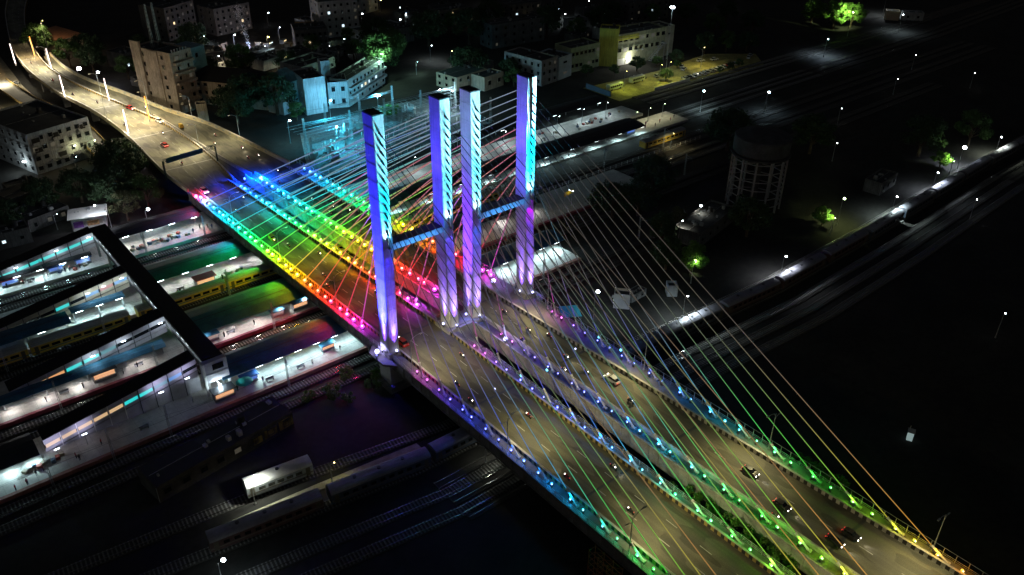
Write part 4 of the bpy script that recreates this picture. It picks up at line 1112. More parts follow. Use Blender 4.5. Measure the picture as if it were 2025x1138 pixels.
MK['wheel'] = MB().tube((0, -.05, 0), (0, .05, 0), .3, 12).mesh('wheel', rubber)
MK['head'] = MB().ball((.55, 0, .88), .11, 7, 5).mesh('headlight', ME('headlight_bike', (1, .9, .75), 14))
MK['tail'] = MB().box(-.84, -.78, -.1, .1, .7, .82).mesh('tail_light', MATS['tail_glass'])
def bike(x, y, z, rz, cloth, label, paint='black', lit=True, beam=True):
    t = thing('motorbike', 'motorbike '+label, 'motorbike', (x, y, z), rz, 'motorbikes on the roads')
    obj('body', MK['body'], t, mat=PAINT[paint]); obj('seat', MK['seat'], t); obj('fork', MK['fork'], t)
    obj('wheel', MK['wheel'], t, (.68, 0, .3)); obj('wheel', MK['wheel'], t, (-.6, 0, .3))
    if lit:
        obj('headlight', MK['head'], t)
        if beam: light(t, (.8, 0, .9), (1, .82, .55), 260, .08, 70, (1, 0, -.25))
    obj('tail_light', MK['tail'], t)
    person(RIDE, x, y, z, rz, cloth, '%s clad rider %s' % (cloth, label), 'riders on motorbikes')
ak = {}
ak['body'] = MB().extrude_x([(-.65, .3), (-.68, .85), (.68, .85), (.65, .3)], -1.35, .55).cbox((.95, 0, .6), (.8, .7, .6)).mesh('body', PAINT['yellow'])
ak['hood'] = MB().extrude_x([(-.66, .9), (-.64, 1.5), (-.5, 1.72), (.5, 1.72), (.64, 1.5), (.66, .9)], -1.35, .3).mesh('hood', PAINT['yellow'])
ak['screen'] = MB().add([(.32, -.6, .95), (.32, .6, .95), (.2, .52, 1.66), (.2, -.52, 1.66), (.36, -.6, .95), (.36, .6, .95), (.24, .52, 1.66), (.24, -.52, 1.66)], [(3,2,1,0), (4,5,6,7), (0,1,5,4), (2,3,7,6)]).mesh('windscreen', glass_dk)
def auto(x, y, z, rz, label):
    t = thing('auto_rickshaw', label, 'auto rickshaw', (x, y, z), rz, 'auto rickshaws')
    obj('body', ak['body'], t); obj('hood', ak['hood'], t); obj('windscreen', ak['screen'], t)
    for p in ((1.15, 0, .24), (-.9, .6, .24), (-.9, -.6, .24)): o = obj('wheel', MK['wheel'], t, p); o.scale = (.8, .8, .8)
    obj('headlight', MK['head'], t, (.85, 0, -.1)); obj('tail_light', MK['tail'], t, (-.55, 0, 0))
N_, S_ = PI/2, -PI/2     # away from the camera along the bridge, and towards it
car(.9, 112.6, .01, S_+.02, 'white', 'white car behind the red floodlight on the left roadway')
car(3.6, 1.2, .02, N_, 'red', 'red car on the left roadway beside the foremost pylon')
auto(.8+2.4, 68.5, .02, S_, 'yellow auto rickshaw on the left roadway among the green lamps')
bike(4.6, 40.6, .02, N_, 'tan', 'behind the foremost pylon on the left roadway')
bike(2.6, 34.9, .02, N_, 'red', 'in the orange lamp glow on the left roadway')
bike(3.1, -26.5, .02, S_, 'grey', 'just in front of the foremost pylon', lit=True)
bike(3.4, -56.3, .02, N_, 'red', 'with a red tank low on the left roadway', 'red')
RB = [(30.8,-3.8,S_,'pink'), (30.1,-13.8,S_,'black'), (26.3,-16.2,S_,'black'), (32.4,-18.7,N_,'red'), (29.8,-27.6,S_,'tan'), (29.5,-34.6,S_,'tan'), (26.0,-30.9,S_,'white'), (29.7,-48,S_,'black'), (24.9+1, -87.5, S_, 'grey')]
for i, (x, y, a, c) in enumerate(RB): bike(x, y, .02, a, c, 'on the right roadway, %s in front of the rearmost pylon' % ORD[i+1])
car(32.0, -40.2, .02, N_, 'silver', 'silver car on the right roadway in front of the pylons')
car(32.0, -77.5, .02, S_, 'black', 'dark car with bright headlights where the right lamps are green', s=.82)
car(29.2, -86.6, .02, S_, 'black', 'black car with headlights on the right roadway near the bottom', s=.82)
car(29.2, -97.5, .02, S_, 'black', 'black car low on the right roadway, left of two', s=.8)
car(32.8, -98.5, .02, S_, 'black', 'black car low on the right roadway, right of two', s=.8)
for i, (x, y, c) in enumerate(((24.8, 85, 'white'), (28.8, 79.4, 'black'), (27.2, 75.5, 'blue'), (30.0, 71.2, 'tan'), (24.4, 73, 'grey'), (26.5, 113, 'red'), (22.8, 104.5, 'black'), (25.9, 139.6, 'pink'), (23.7, 129.9, 'red'), (27.3, 129.5, 'white'))):
    bike(x, y, .02, S_ if i % 2 else N_, c, 'behind the pylons on the right roadway, %s counted' % ORD[i+1])
car(5.3, 160, .02, N_+.03, 'red', 'red car on the approach road just past the gantry')
car(9.2, 208, .02, S_+.3, 'red', 'red car by the wall of the approach, near a white pole')
car(12.8, 186, .02, S_+.15, 'white', 'white car at the foot of the orange light pole')
auto(17.0, 175, .02, N_, 'yellow auto rickshaw on the right approach by the cream wall')
bike(-5.2, 266, .02, N_+.3, 'red', 'high on the approach road near the lit street', 'red')
bike(-3.8, 240.5, .02, N_+.2, 'black', 'on the approach road by the glowing white pole', lit=False)
for i, (x, y, a_, c_) in enumerate(((5, 62, N_, 'white'), (9.5, 52, S_, 'blue'), (10.8, 24, N_, 'black'), (7.5, 12, N_, 'white'), (11.5, -12, S_, 'tan'), (4.2, -20, N_, 'blue'), (9.4, -38, N_, 'red'), (12.2, -60, S_, 'white'), (6.5, -70, N_, 'black'), (2.8, 92, N_, 'tan'), (8.4, 100, S_, 'grey'))):
    bike(x, y, .02, a_, c_, 'on the left roadway amid light traffic, %s from the far end' % ORD[[3, 4, 5, 6, 7, 8, 9, 10, 11, 2, 1][i]])
for i, (x, y, a_, c_) in enumerate(((4, 140, N_, 'white'), (9, 172, S_, 'black'), (1, 190, N_, 'blue'), (20, 150, S_, 'tan'), (23.5, 158, N_, 'red'), (14, 205, S_, 'white'), (1, 224, N_, 'grey'), (-4.5, 252, S_, 'black'), (-5.8, 300, N_, 'white'))):
    bike(x, y, .02, a_, c_, 'on the approach roads beyond the gantry, %s counted' % ORD[i+1])
for i, (x, y) in enumerate(((-12, 304), (-20, 297), (-17, 283), (-25, 310), (-15, 262), (-22, 255))):
    car(x-2, y, GZ+.03, .6+i*1.7, ('white', 'red', 'yellow', 'silver', 'white', 'black')[i], '%s car on the lit street left of the approach, %s' % (('white', 'red', 'yellow', 'silver', 'white', 'black')[i], ['at the kerb', 'mid street', 'by the junction', 'far left', 'near the block', 'behind the block'][i]), False)

for i, (x, y, rz, wh) in enumerate(((14.3, 150, PI, 'right side, near the gantry'), (13.2, 197, PI, 'right side, past the hotel'), (5.4, 233, PI, 'right side, among the glowing poles'), (-.6, 290, PI, 'right side, high up'), (-2.4, 200, 0, 'left side, above the slip road'),
      (29.6, 150, PI, 'by the cream wall, near end'), (24.2, 182, PI, 'by the cream wall, middle'), (17.2, 212, PI, 'by the cream wall, far end'))):
    t = thing('street_lamp', 'added street lamp on the approach road, %s' % wh, 'street lamp', (x, y, .02), rz, 'added lamps on the approach roads')
    obj('pole', pole_m, t); obj('arm', arm_m, t); obj('lamp_glass', glass_m, t)
    light(t, (3.0, 0, 9.3), (1.0, .86, .54), 12500 if x < 16 else 6000, .25, 165, (.3, 0, -1), .8)  # extra lamps added to even out the light along the approach
# ------------------------------------------------------------------ buildings
WK = {}
def window_kit(w, h, lit=None):
    k = (round(w, 2), round(h, 2))
    if k not in WK:
        f = MB().box(-w/2-.1, w/2+.1, -.1, .02, h/2, h/2+.1).box(-w/2-.1, w/2+.1, -.16, .02, -h/2-.12, -h/2).box(-w/2-.1, -w/2, -.1, .02, -h/2, h/2).box(w/2, w/2+.1, -.1, .02, -h/2, h/2)
        f.box(-w/2-.25, w/2+.25, -.55, .02, h/2+.15, h/2+.25)
        p = MB().box(-w/2, w/2, -.05, .02, -h/2, h/2)
        WK[k] = (f, p)
    return WK[k]
WM = {}
def win(t, x, y, z, w, h, rz, fmat, pmat=None):
    pmat = pmat or glass_dk
    k = (round(w, 2), round(h, 2), fmat.name)
    if k not in WM: WM[k] = window_kit(w, h)[0].mesh('window', fmat)
    k2 = (round(w, 2), round(h, 2), pmat.name, 'p')
    if k2 not in WM: WM[k2] = window_kit(w, h)[1].mesh('pane', pmat)
    o = obj('window', WM[k], t, (x, y, z), rz); obj('pane', WM[k2], o)
warm_win = ME('warm_window', (1, .75, .4), 1.2); cool_win = ME('cool_window', (.7, .9, 1), 1.4)
roof_slab = M('flat_roof', (.045, .05, .052), .9, .4, .25)
wr = random.Random(21); ac_me = MB().box(-.4, .4, -.5, 0, 0, .55).box(-.3, .3, -.53, -.5, .06, .48).mesh('air_conditioner', galv)
dim_win = ME('dim_curtained_window', (.8, .7, .5), .05)
far_off = True
def building(name, label, p0, p1, depth, z1, wall, cat='building', floors=3, cols=6, lcols=0, w=1.3, h=1.4, fh=None, z0=GZ, skip=(), lit=(), roof=None, parapet=.7, trim=None, group=None, balcony=False, parent=None):
    p0 = Vector(p0); p1 = Vector(p1); d = p1-p0; L = d.length; rz = math.atan2(d.y, d.x)
    t = thing(name, label, cat, (p0.x, p0.y, z0), rz, group)
    H = z1-z0; trim = trim or wall
    MB().box(0, L, 0, depth, 0, H).build('wall', wall, t)
    r = roof or roof_slab
    MB().box(.25, L-.25, .25, depth-.25, H, H+.03).build('roof', r, t)
    q = MB().box(0, L, 0, .25, H, H+parapet).box(0, L, depth-.25, depth, H, H+parapet).box(0, .25, .25, depth-.25, H, H+parapet).box(L-.25, L, .25, depth-.25, H, H+parapet)
    q.build('roof_parapet', trim, t)
    fh = fh or H/floors
    bands = MB()
    for f in range(1, floors): bands.box(-.08, L+.08, -.1, -.001, f*fh-.12, f*fh+.12).box(-.1, -.001, 0, depth, f*fh-.12, f*fh+.12)
    if floors > 1: bands.build('floor_bands', trim, t)
    for f in range(floors):
        zc = f*fh+fh*.55
        for c in range(cols):
            if (f, c) in skip: continue
            x = (c+.5)*L/cols
            q_ = wr.random()
            if q_ < .06 and far_off: continue
            win(t, x+wr.uniform(-.2, .2), 0, zc, w*(.7 if q_ > .82 else 1), h, 0, trim, (warm_win if (f+c) % 2 else cool_win) if (f, c) in lit else (dim_win if .3 < q_ < .42 else None))
            if .45 < q_ < .62: obj('air_conditioner', ac_me, t, (x+w*.3, -.11, zc-h*.5-.75))
        for c in range(lcols):
            y = (c+.5)*depth/lcols
            win(t, 0, y, zc, w, h, -PI/2, trim, cool_win if (f, -c-1) in lit else None)
    if balcony:
        for f in range(1, floors):
            MB().box(.3, L-.3, -1.5, -.11, f*fh-.15, f*fh-.03).box(.3, L-.3, -1.5, -1.38, f*fh-.03, f*fh+.9).box(.3, .42, -1.38, -.11, f*fh-.03, f*fh+.9).box(L-.42, L-.3, -1.38, -.11, f*fh-.03, f*fh+.9).build('balcony', trim, t)
    if L > 5:
        un = MB()
        for _ in range(int(2+L/5)):
            ux, uy = wr.uniform(.8, L-1.6), wr.uniform(.8, max(1, depth-1.6)); us = wr.uniform(.3, .9)
            un.box(ux, ux+us, uy, uy+us*1.3, H+.03, H+.03+us*wr.uniform(.5, 1.6))
        un.tube((.6, depth*.5, H+.15), (L-.6, depth*.5, H+.15), .06, 5).tube((-.1 if lcols == 0 else L*.97, -.09, .2), (-.1 if lcols == 0 else L*.97, -.09, H), .07, 5)
        stuff(un.build('roof_clutter', lt_grey, t))
    if depth > 6 and L > 8:
        MB().tube((L*.7, depth*.6, H+.6), (L*.7, depth*.6, H+2.0), .8, 12).box(L*.7-.9, L*.7+.9, depth*.6-.9, depth*.6+.9, H+.03, H+.6).build('water_tank', M('tank_black', (.03,.03,.03), .6, .2, 1), t)
    return t
lt_grey = M('grey_render', (.38, .4, .4), .85, .35, .25, bump=.2); cream_r = M('cream_render', (.6, .53, .4), .85, .25, .3); beige = M('beige_stone', (.5, .42, .33), .85, .35, .3, bump=.2)
yel_r = M('yellow_render', (.62, .6, .1), .8, .18, .3); pale_bl = M('pale_render', (.5, .55, .56), .85, .22, .25); olive = M('olive_render', (.4, .42, .28), .85, .3, .3); darkr = M('dark_render', (.12, .12, .12), .9, .4, .3)
for m_ in (lt_grey, cream_r, beige, yel_r, pale_bl, olive, darkr): streaks(m_, .6, .45, (1.6, 1.6, .1))
t = building('apartment_block', 'dark roofed grey apartment block at the left edge below the approach road', (-33.5, 184.2), (-11.0, 190.6), 34, 5.5, lt_grey, floors=4, cols=7, lcols=7, w=1.7, h=1.5, skip=((1, 3),))
MB().box(14, 17.3, -1.4, -.12, 3.5, 3.7).box(14, 17.3, -1.4, -1.25, 3.7, 4.6).build('balcony', lt_grey, t)
for x_, z_ in ((1.2, 10.9), (8.6, 10.9), (1.4, 7.2), (9.4, 3.4), (18.6, 10.9), (18.9, 3.3)):
    MB().box(x_, x_+2.9, -.09, -.002, z_+.05, z_+2.2).build('painted_recess', M('recess_shade_paint', (.015, .016, .015), .9, .2, 1), t)  # flat dark sheet painting the shade of a balcony recess
    MB().box(x_-.2, x_+3.1, -1.1, -.1, z_-.1, z_+.04).box(x_-.2, x_+3.1, -1.1, -1.0, z_+.04, z_+.85).build('balcony', lt_grey, t)
MB().box(20, 23, -.9, -.12, 6.2, 6.4).box(20.1, 20.3, -.9, -.12, 0, 6.2).build('porch', lt_grey, t)
for i, (x, z) in enumerate(((3, 7), (6.4, 3.5), (11, 6.9), (20.5, 3.2), (8.5, 10.6))):
    MB().box(x, x+.9, -.75, -.11, z, z+.65).build('air_conditioner', galv, t)
MB().box(15.4, 15.9, -.4, -.12, 6.2, 6.5).build('wall_lamp', green_em, t); light(t, (15.6, -1.5, 6.1), (1, .95, .5), 350, .15)
light(t, (22.6, -2.6, 6.5), (.85, 1, .55), 300, .2); MB().ball((22.6, -2.2, 6.6), .2).build('wall_lamp', green_em, t)
light(t, (-4, 6, 4), (.8, .95, 1), 700, .3); MB().ball((-1.0, 6, 4), .3).path([(-.02, 6, 3.8), (-1, 6, 3.8)], .05, 4).build('wall_lamp', white_em, t)
# hotel tower with the hipped wing
t = building('hotel_tower', 'tall beige stone tower with slit windows and balconies behind the cream wall', (31.4, 216.0), (41.5, 220.0), 23, 16.2, beige, floors=6, cols=2, lcols=2, w=1.5, h=1.6, balcony=True)
MB().box(-.6, -.001, 0, 3.2, 0, 26.0).box(-.5, -.002, 8, 14, 0, 25.6).box(-.9, -.002, 17.5, 23, 0, 28.5).build('buttress', beige, t)
MB().box(10.102, 26, 9, 20, 0, 22.5).build('rear_wing', M('teal_render', (.2, .3, .33), .85, .3, .3), t)
for i in range(3): win(t, 13+i*4, 9, 19, 1.4, 1.8, 0, lt_grey)
ms = MB()
for i in range(6): ms.box(1+i*1.5, 1.3+i*1.5, .3, .6, 25.9, 27)
ms.build('roof_stubs', concrete, t)
lat = MB()
for bx in (5, 8.5):
    for a, b in ((-.5,-.5), (.5,-.5), (.5,.5), (-.5,.5)): lat.tube((bx+a, 16+b, 25), (bx+a*.4, 16+b*.4, 43), .07, 4)
    for i in range(11):
        z = 25+i*1.6; k1 = 1-.055*i; k2 = 1-.055*(i+1)
        lat.tube((bx-.5*k1, 15.5, z), (bx+.5*k2, 15.6, z+1.6), .05, 4).tube((bx-.5*k1, 16.5, z), (bx-.5*k2, 15.5, z+1.6), .05, 4)
lat.build('roof_mast', galv, t)
t = building('long_wing', 'long two storey wing with a dark hipped roof beside the beige tower', (40.2, 228.0), (62.4, 197.5), 14, 1.6, beige, floors=3, cols=11, lcols=0, w=1.6, h=1.3, parapet=.05)
L = math.hypot(22.2, 30.5)
MB().add([(-.8, -.9, 10.7), (L+.8, -.9, 10.7), (L+.8, 14.9, 10.7), (-.8, 14.9, 10.7), (6, 7, 15.2), (L-6, 7, 15.2)], [(0,1,5,4), (1,2,5), (2,3,4,5), (3,0,4), (3,2,1,0)]).build('hipped_roof', M('dark_tiles', (.02, .02, .022), .9, .3, .4), t)
# blue lit cluster by the yard
t = building('school_block', 'blank pale wall block lit blue, left of the gantry yard', (72.5, 181.6), (81.8, 180.2), 16, 6, pale_bl, floors=1, cols=0, lcols=2, w=1.2, h=1.6)
MB().box(.4, 8.9, -.14, -.001, 1.9, 2.1).box(5.5, 5.6, -.14, -.001, 2.2, 14.9).build('plinth_band', lt_grey, t)
t = building('school_wing', 'pale wing with two square windows lit blue beside the blank wall', (84.5, 183.5), (92.2, 180.0), 12, 1.8, pale_bl, floors=2, cols=2, lcols=0, w=1.6, h=2.0)
t = building('school_wing', 'long pale wing with open balconies lit blue, running back to the big tree', (92.5, 180.2), (123, 199.6), 9, 2.2, pale_bl, floors=3, cols=10, lcols=0, w=1.7, h=1.4, balcony=True, lit=((1, 3), (1, 4), (1, 5), (1, 7)))
t = building('school_wing', 'pale end wing with three windows lit blue, left of the blank wall', (64.8, 187.5), (76.0, 191.5), 9, 4.2, pale_bl, floors=3, cols=4, lcols=0, w=1.3, h=1.6, skip=((0, 0), (0, 1), (1, 0)))
MB().add([(-1, -1, 13.3), (12.6, -1, 13.3), (12.6, 10, 13.3), (-1, 10, 13.3), (4, 4.5, 18), (9, 4.5, 18)], [(0,1,5,4), (1,2,5), (2,3,4,5), (3,0,4), (3,2,1,0)]).build('hipped_roof', M('grey_tiles', (.12, .14, .14), .9, .4, .5), t)
building('hall', 'dark roofed hall behind the blue lit school wings', (84, 206), (104, 212), 14, 3.5, lt_grey, floors=2, cols=6, lcols=3)
building('stair_tower', 'narrow pale stair tower rising behind the blank blue wall', (88.5, 196), (92.5, 195), 5, 7.5, pale_bl, floors=1, cols=1, w=1, h=1)
# cream houses
t = building('cream_house', 'cream house with a flat blue grey roof behind the gantry yard', (142.2, 168.2), (162, 171.5), 13.5, -2.6, cream_r, floors=2, cols=4, lcols=3, w=1.6, h=1.5, fh=3.2, skip=((0, 0), (0, 1), (0, 2), (0, 3)), roof=M('blue_grey_roof', (.09, .13, .15), .8, .4, .3), parapet=.12)
t = building('cream_house', 'smaller cream house with one big window right of the flat roofed one', (152.4, 160.4), (165.5, 162.6), 8.5, -2.9, cream_r, floors=1, cols=2, lcols=0, w=2.0, h=2.0, roof=MATS['blue_grey_roof'], parapet=.5)
building('shed', 'low concrete shed behind the cream houses', (167, 180), (174, 181), 6, -3.5, lt_grey, floors=1, cols=0)
# grey and yellow terrace
building('grey_building', 'weathered grey two storey building with a flat roof above the rearmost pylon', (178.2, 150.0), (189.6, 151.6), 24, 2.4, lt_grey, floors=3, cols=3, lcols=6, w=1.3, h=1.5)
building('pale_building', 'narrow pale blue two storey building beside the grey one', (190.6, 151.8), (201.5, 154.2), 14, 1.2, M('pale_blue_render', (.42, .52, .58), .85, .25, .3), floors=2, cols=1, lcols=0, w=3, h=1)
building('green_building', 'greenish terrace with long window rows left of the yellow tower', (203.6, 157.4), (223.2, 157.0), 12, 2.4, M('green_render', (.36, .42, .26), .85, .3, .3), floors=2, cols=7, lcols=0, w=1.9, h=1.6)
t = building('yellow_stair_tower', 'blank bright yellow stair tower above the car park', (223.3, 157.8), (229.4, 150.6), 9, 9.2, yel_r, floors=1, cols=0, lcols=0)
MB().box(-.12, -.001, 0, 9, 12.5, 18.2).build('blue_side', M('blue_side_paint', (.1, .2, .3), .85, .3, .3), t)
t = building('yellow_building', 'long yellowish three storey office with dark window bands by the car park', (229.9, 151.6), (262, 148.0), 14, 6.0, olive, floors=3, cols=9, lcols=0, w=2.3, h=1.9, skip=tuple((0, c) for c in range(9)))
MB().box(.5, 14, -.14, -.001, 12.6, 14.9).build('yellow_fascia', yel_r, t)
sc = MB()
for i in range(10): sc.box(20+i*.9, 20.9+i*.9, -3.4, -2, .5+i*.75, .7+i*.75)
sc.path([(20, -3.4, 1.5), (29, -3.4, 9)], .1, 4).path([(20, -2, 1.5), (29, -2, 9)], .1, 4).box(29, 31.5, -3.5, -.12, 8, 8.2)
for x in (21, 25, 29, 31.3): sc.box(x-.1, x+.1, -3.5, -3.3, 0, (x-20)*.83+.4)
sc.build('outside_stair', galv, t)
MB().box(6, 9.5, -.18, -.001, .2, 3.6).box(1, 5.5, -.2, -.001, .2, 3.4).build('shop_shutter', white_paint, t)
MB().ball((8, -.6, 4.4), .25).build('wall_lamp', white_em, t); light(t, (8, -2.2, 4.2), (1, .98, .8), 1800, .2)
building('stair_tower', 'tall grey end tower at the right end of the yellow office', (262.3, 149.6), (269.8, 149.0), 12, 5.6, M('warm_grey_render', (.4, .4, .33), .85, .3, .3), floors=2, cols=1, w=2, h=.8)
# scattered small buildings
t = building('white_pavilion', 'white flat roofed pavilion with a poster wall behind the footbridge end', (-36.4, 129.2), (-27.0, 126.4), 6, -4.6, white_paint, floors=1, cols=3, w=1.6, h=1.6, roof=white_paint, parapet=.15)
MB().box(-.9, 10.6, -1.4, 7, 4.58, 4.8).build('eaves_slab', white_paint, t)
MB().box(.4, 3.2, -.18, -.11, 1.2, 3.2).build('poster', M('violet_poster', (.3, .12, .5), .6, .5, 1.2), t)
MB().box(4.4, 7.8, -.18, -.11, 1.4, 3).build('poster', M('orange_poster', (.6, .35, .15), .6, .5, 1.2), t)
MB().tube((11, -1.5, 0), (11, -1.5, 8.5), .08, 6).tube((11, -1.5, 8.5), (8, -3, 9.2), .06, 5).build('lamp_arm', galv, t)
MB().ball((8, -3, 9.1), .2).build('lamp_head', white_em, t); light(t, (8, -3.2, 8.7), (.85, .9, 1), 2600, .3)
building('guard_booth', 'small cream booth with one window by the boundary wall', (33.0, 201.4), (36.9, 200.2), 4, -1.9, cream_r, floors=1, cols=1, w=1.6, h=1.6)
t = thing('tiled_house', 'house with a rust red hipped roof among trees at upper left', 'house', (22, 352, GZ), .35)
MB().box(-8, 9, -1, 22, 0, 6.2).build('wall', cream_r, t)
MB().add([(-9, -2, 6.2), (10, -2, 6.2), (10, 23, 6.2), (-9, 23, 6.2), (-2, 10.5, 10), (4, 12, 10)], [(0,1,5,4), (1,2,5), (2,3,4,5), (3,0,4), (3,2,1,0)]).build('hipped_roof', M('rust_tiles', (.42, .19, .1), .85, .3, .8, bump=.4), t)
for i in range(4): win(t, -6+i*4.2, -1, 3.2, 1.4, 1.5, 0, cream_r)
t = building('yard_shed', 'long weathered yard building with lit yellow painted on end bays, dark roof at lower left', (-57, -4.0), (-25.8, .4), 8, -4.9, M('unlit_wall_tone', (.06, .055, .045), .9, .6, .35, bump=.3), floors=1, cols=8, w=1.5, h=1.5, roof=roof_dark, parapet=.1)  # wall colour darkened to paint its unlit length
sy = streaks(M('stained_lit_yellow', (.45, .33, .06), .9, .55, .5, bump=.3), .9, .15, (.5, .5, .3))
for a_, b_, z_ in ((21.5, 23.6, 2.6), (24.2, 27.3, 3.0), (27.9, 31.4, 3.4)): MB().box(a_, b_, -.06, -.002, .9, z_).build('lit_bay_paint', sy, t)  # yellow bays paint the lit end of the wall, under stains
building('white_hut', 'small white hut with one bright wall right of the yard lamp', (64.6, -9.3), (67.4, -12.6), 3.4, -5.2, white_paint, floors=1, cols=0, lcols=1, w=.8, h=.8)
building('white_hut', 'low white hut with a lean-to, second right of the yard lamp', (70.3, -10.8), (76.6, -10.4), 3, -6.9, lt_grey, floors=1, cols=2, w=.9, h=.8, parapet=.1)
building('blue_hut', 'small blue panelled hut beside the dark bushes right of the bridge', (80.6, -14.6), (82.8, -16.4), 3, -6.2, pale_bl, floors=1, cols=0)
t = thing('tarpaulin_shelter', 'teal tarpaulin shelter beside the right roadway under the cables', 'shelter', (50.8, -6.7, GZ), -.5)
MB().add([(-2.6, -2.4, 2.9), (2.6, -2.4, 2.9), (2.6, 2.4, 3.4), (-2.6, 2.4, 3.4), (-2.6, -2.4, 2.8), (2.6, -2.4, 2.8), (2.6, 2.4, 3.3), (-2.6, 2.4, 3.3)], [(0,1,2,3), (7,6,5,4), (0,4,5,1), (1,5,6,2), (2,6,7,3), (3,7,4,0)]).build('tarpaulin', M('teal_tarp', (.03, .3, .38), .5, .2, .6), t)
for x in (-2.4, 2.4):
    for y in (-2.2, 2.2): MB().tube((x, y, 0), (x, y, 2.82+(y+2.2)*.1), .06, 5).build('post', galv, t)
building('dark_shed', 'dark shed with a straight eave above the floodlit path', (109.5, -1.8), (134, 3.5), 9, -4.6, darkr, floors=1, cols=5, w=1.2, h=1.2)
building('dark_shed', 'small dark shed in the far right field, roof edge catching light', (190, -16), (203.6, -14.5), 6, -5, darkr, floors=1, cols=3)
building('dark_hut', 'dark low house left of the dark trees at the left edge', (-47, 137), (-34, 141), 12, -5.5, darkr, floors=1, cols=3)
building('dark_hut', 'dark house with a faint roof at the left edge below the block', (-48, 156), (-35, 160), 10, -5, darkr, floors=1, cols=3, lcols=2)
t = building('cabin', 'tan site cabin by the tracks at the top right', (433.0, 119.5), (437.5, 113.0), 6, -4.2, M('tan_cabin', (.5, .42, .28), .8, .2, .4), floors=1, cols=0)
building('cabin', 'grey roofed open cabin by the tracks, right of the tan one', (440, 112), (448, 103), 6, -4.6, lt_grey, floors=1, cols=2)
# the far town along the top of the picture
far = [((112, 268), (128, 262), 16, 3, darkr, 'low dark town building with lit windows behind the school, first', ((1, 2),)), ((123, 291), (137, 283), 10, -1, M('orange_render', (.6, .35, .12), .8, .2, .3), 'orange lit house far behind the school roofs', ()),
       ((138, 290), (160, 285), 18, 10, lt_grey, 'grey town block with pale frames beyond the orange house', ((3, 1), (1, 3))), ((150, 268), (178, 270), 10, -3, pale_bl, 'long low pale building beyond the school, top centre', ()),
       ((70, 335), (90, 345), 18, 8, darkr, 'dark town block behind the beige tower', ((2, 1),)), ((95, 330), (118, 335), 16, 5, darkr, 'dark town block far behind the hipped wing', ((1, 4),)), ((170, 320), (200, 330), 20, 12, lt_grey, 'tall grey town block at the top centre edge', ((4, 2), (2, 5))),
       ((205, 270), (225, 268), 14, 0, darkr, 'dark house behind the big green tree', ((1, 2),)), ((240, 250), (262, 246), 14, 2, darkr, 'dark house above the cream houses', ((1, 1),)), ((270, 270), (300, 268), 18, 4, darkr, 'dark long house behind the yellow office', ((1, 4),)),
       ((200, 215), (235, 212), 12, 3, darkr, 'dark roofed hall behind the green terrace', ()), ((300, 210), (330, 205), 14, 2, darkr, 'dark hall beyond the car park trees', ((1, 3),))]
for p0, p1, dp, z1, m, lab, lt in far:
    building('town_house', lab, p0, p1, dp, z1, m, floors=max(1, int((z1+9)/3.4)), cols=6, lcols=2, lit=lt, group='town buildings along the top')
# the crowded low roofs between the big blocks
lows = [(98, 232), (112, 240), (104, 252), (122, 252), (86, 252), (76, 262), (90, 268), (64, 268), (66, 284), (80, 296), (140, 312), (152, 296), (166, 256), (186, 262), (190, 284), (216, 284), (232, 262), (228, 232), (250, 232), (262, 218), (284, 232), (246, 196), (262, 190), (282, 192), (30, 262), (40, 250), (44, 278), (34, 296), (52, 300)]
for i, (x, y) in enumerate(lows):
    w_ = wr.uniform(8, 15); a_ = wr.uniform(-.3, .5)
    building('town_house', 'small dark low town house, %s in the crowded rows behind the tower' % ORD[i+1], (x, y), (x+w_*math.cos(a_), y+w_*math.sin(a_)), wr.uniform(7, 12), wr.uniform(-6, -1.5), (darkr, lt_grey, beige)[i % 3] if i % 3 != 2 else darkr, floors=1+i % 2, cols=3, lit=((0, i % 3),) if i % 3 == 0 else (), group='low town houses', w=1.1, h=1.2)
lefts = [(-70, 140), (-74, 155), (-62, 166), (-78, 172), (-60, 148), (-58, 130), (-72, 126), (-46, 168)]
for i, (x, y) in enumerate(lefts):
    building('dark_hut', 'dark tin roofed hut at the left edge, %s in the huddle' % ORD[i+1], (x, y), (x+wr.uniform(7, 10), y+wr.uniform(-1, 2)), wr.uniform(6, 9), wr.uniform(-6.4, -4.5), darkr, floors=1, cols=2, lit=((0, 0),) if i in (1, 5) else (), group='huts at the left edge', w=1, h=1)
# car park
struct(MB().add([(192, 112, GZ+.03), (250, 109, GZ+.03), (292, 106, GZ+.03), (306, 122, GZ+.03), (285, 138, GZ+.03), (240, 133, GZ+.03), (192, 136, GZ+.03)], [(0,1,2,3,4,5,6)]).build('car_park_ground', M('sandy_ground', (.34, .3, .1), .95, .6, .2, bump=.4)))
row = [(240.5, 115), (243.6, 115.2), (247, 115), (250.5, 115.6), (254, 115), (257.5, 115.7), (261, 115.4), (264.5, 115.6), (268, 116), (271.5, 116.2), (275, 116.4), (280, 116)]
cc = ['silver', 'grey', 'white', 'white', 'white', 'white', 'silver', 'white', 'white', 'white', 'red', 'silver']
for i, (x, y) in enumerate(row): car(x, y, GZ+.04, 1.25+.1*math.sin(i*2.1), cc[i], '%s parked car, %s from the left in the front row of the car park' % (cc[i], ORD[i+1]), False, 'cars in the car park', 1.12)
back = [(224.5, 128, 'black'), (222, 131, 'silver'), (233, 126, 'silver'), (239, 125.4, 'grey'), (252.5, 126, 'white'), (255, 129.5, 'silver'), (271, 130.5, 'white'), (278.5, 127.5, 'white'), (296, 119, 'white'), (299.5, 120.5, 'silver')]
for i, (x, y, c) in enumerate(back): car(x, y, GZ+.04, .1+.5*math.sin(i*1.7), c, '%s parked car, %s from the left in the back row of the car park' % (c, ORD[i+1]), False, 'cars in the car park', 1.12)
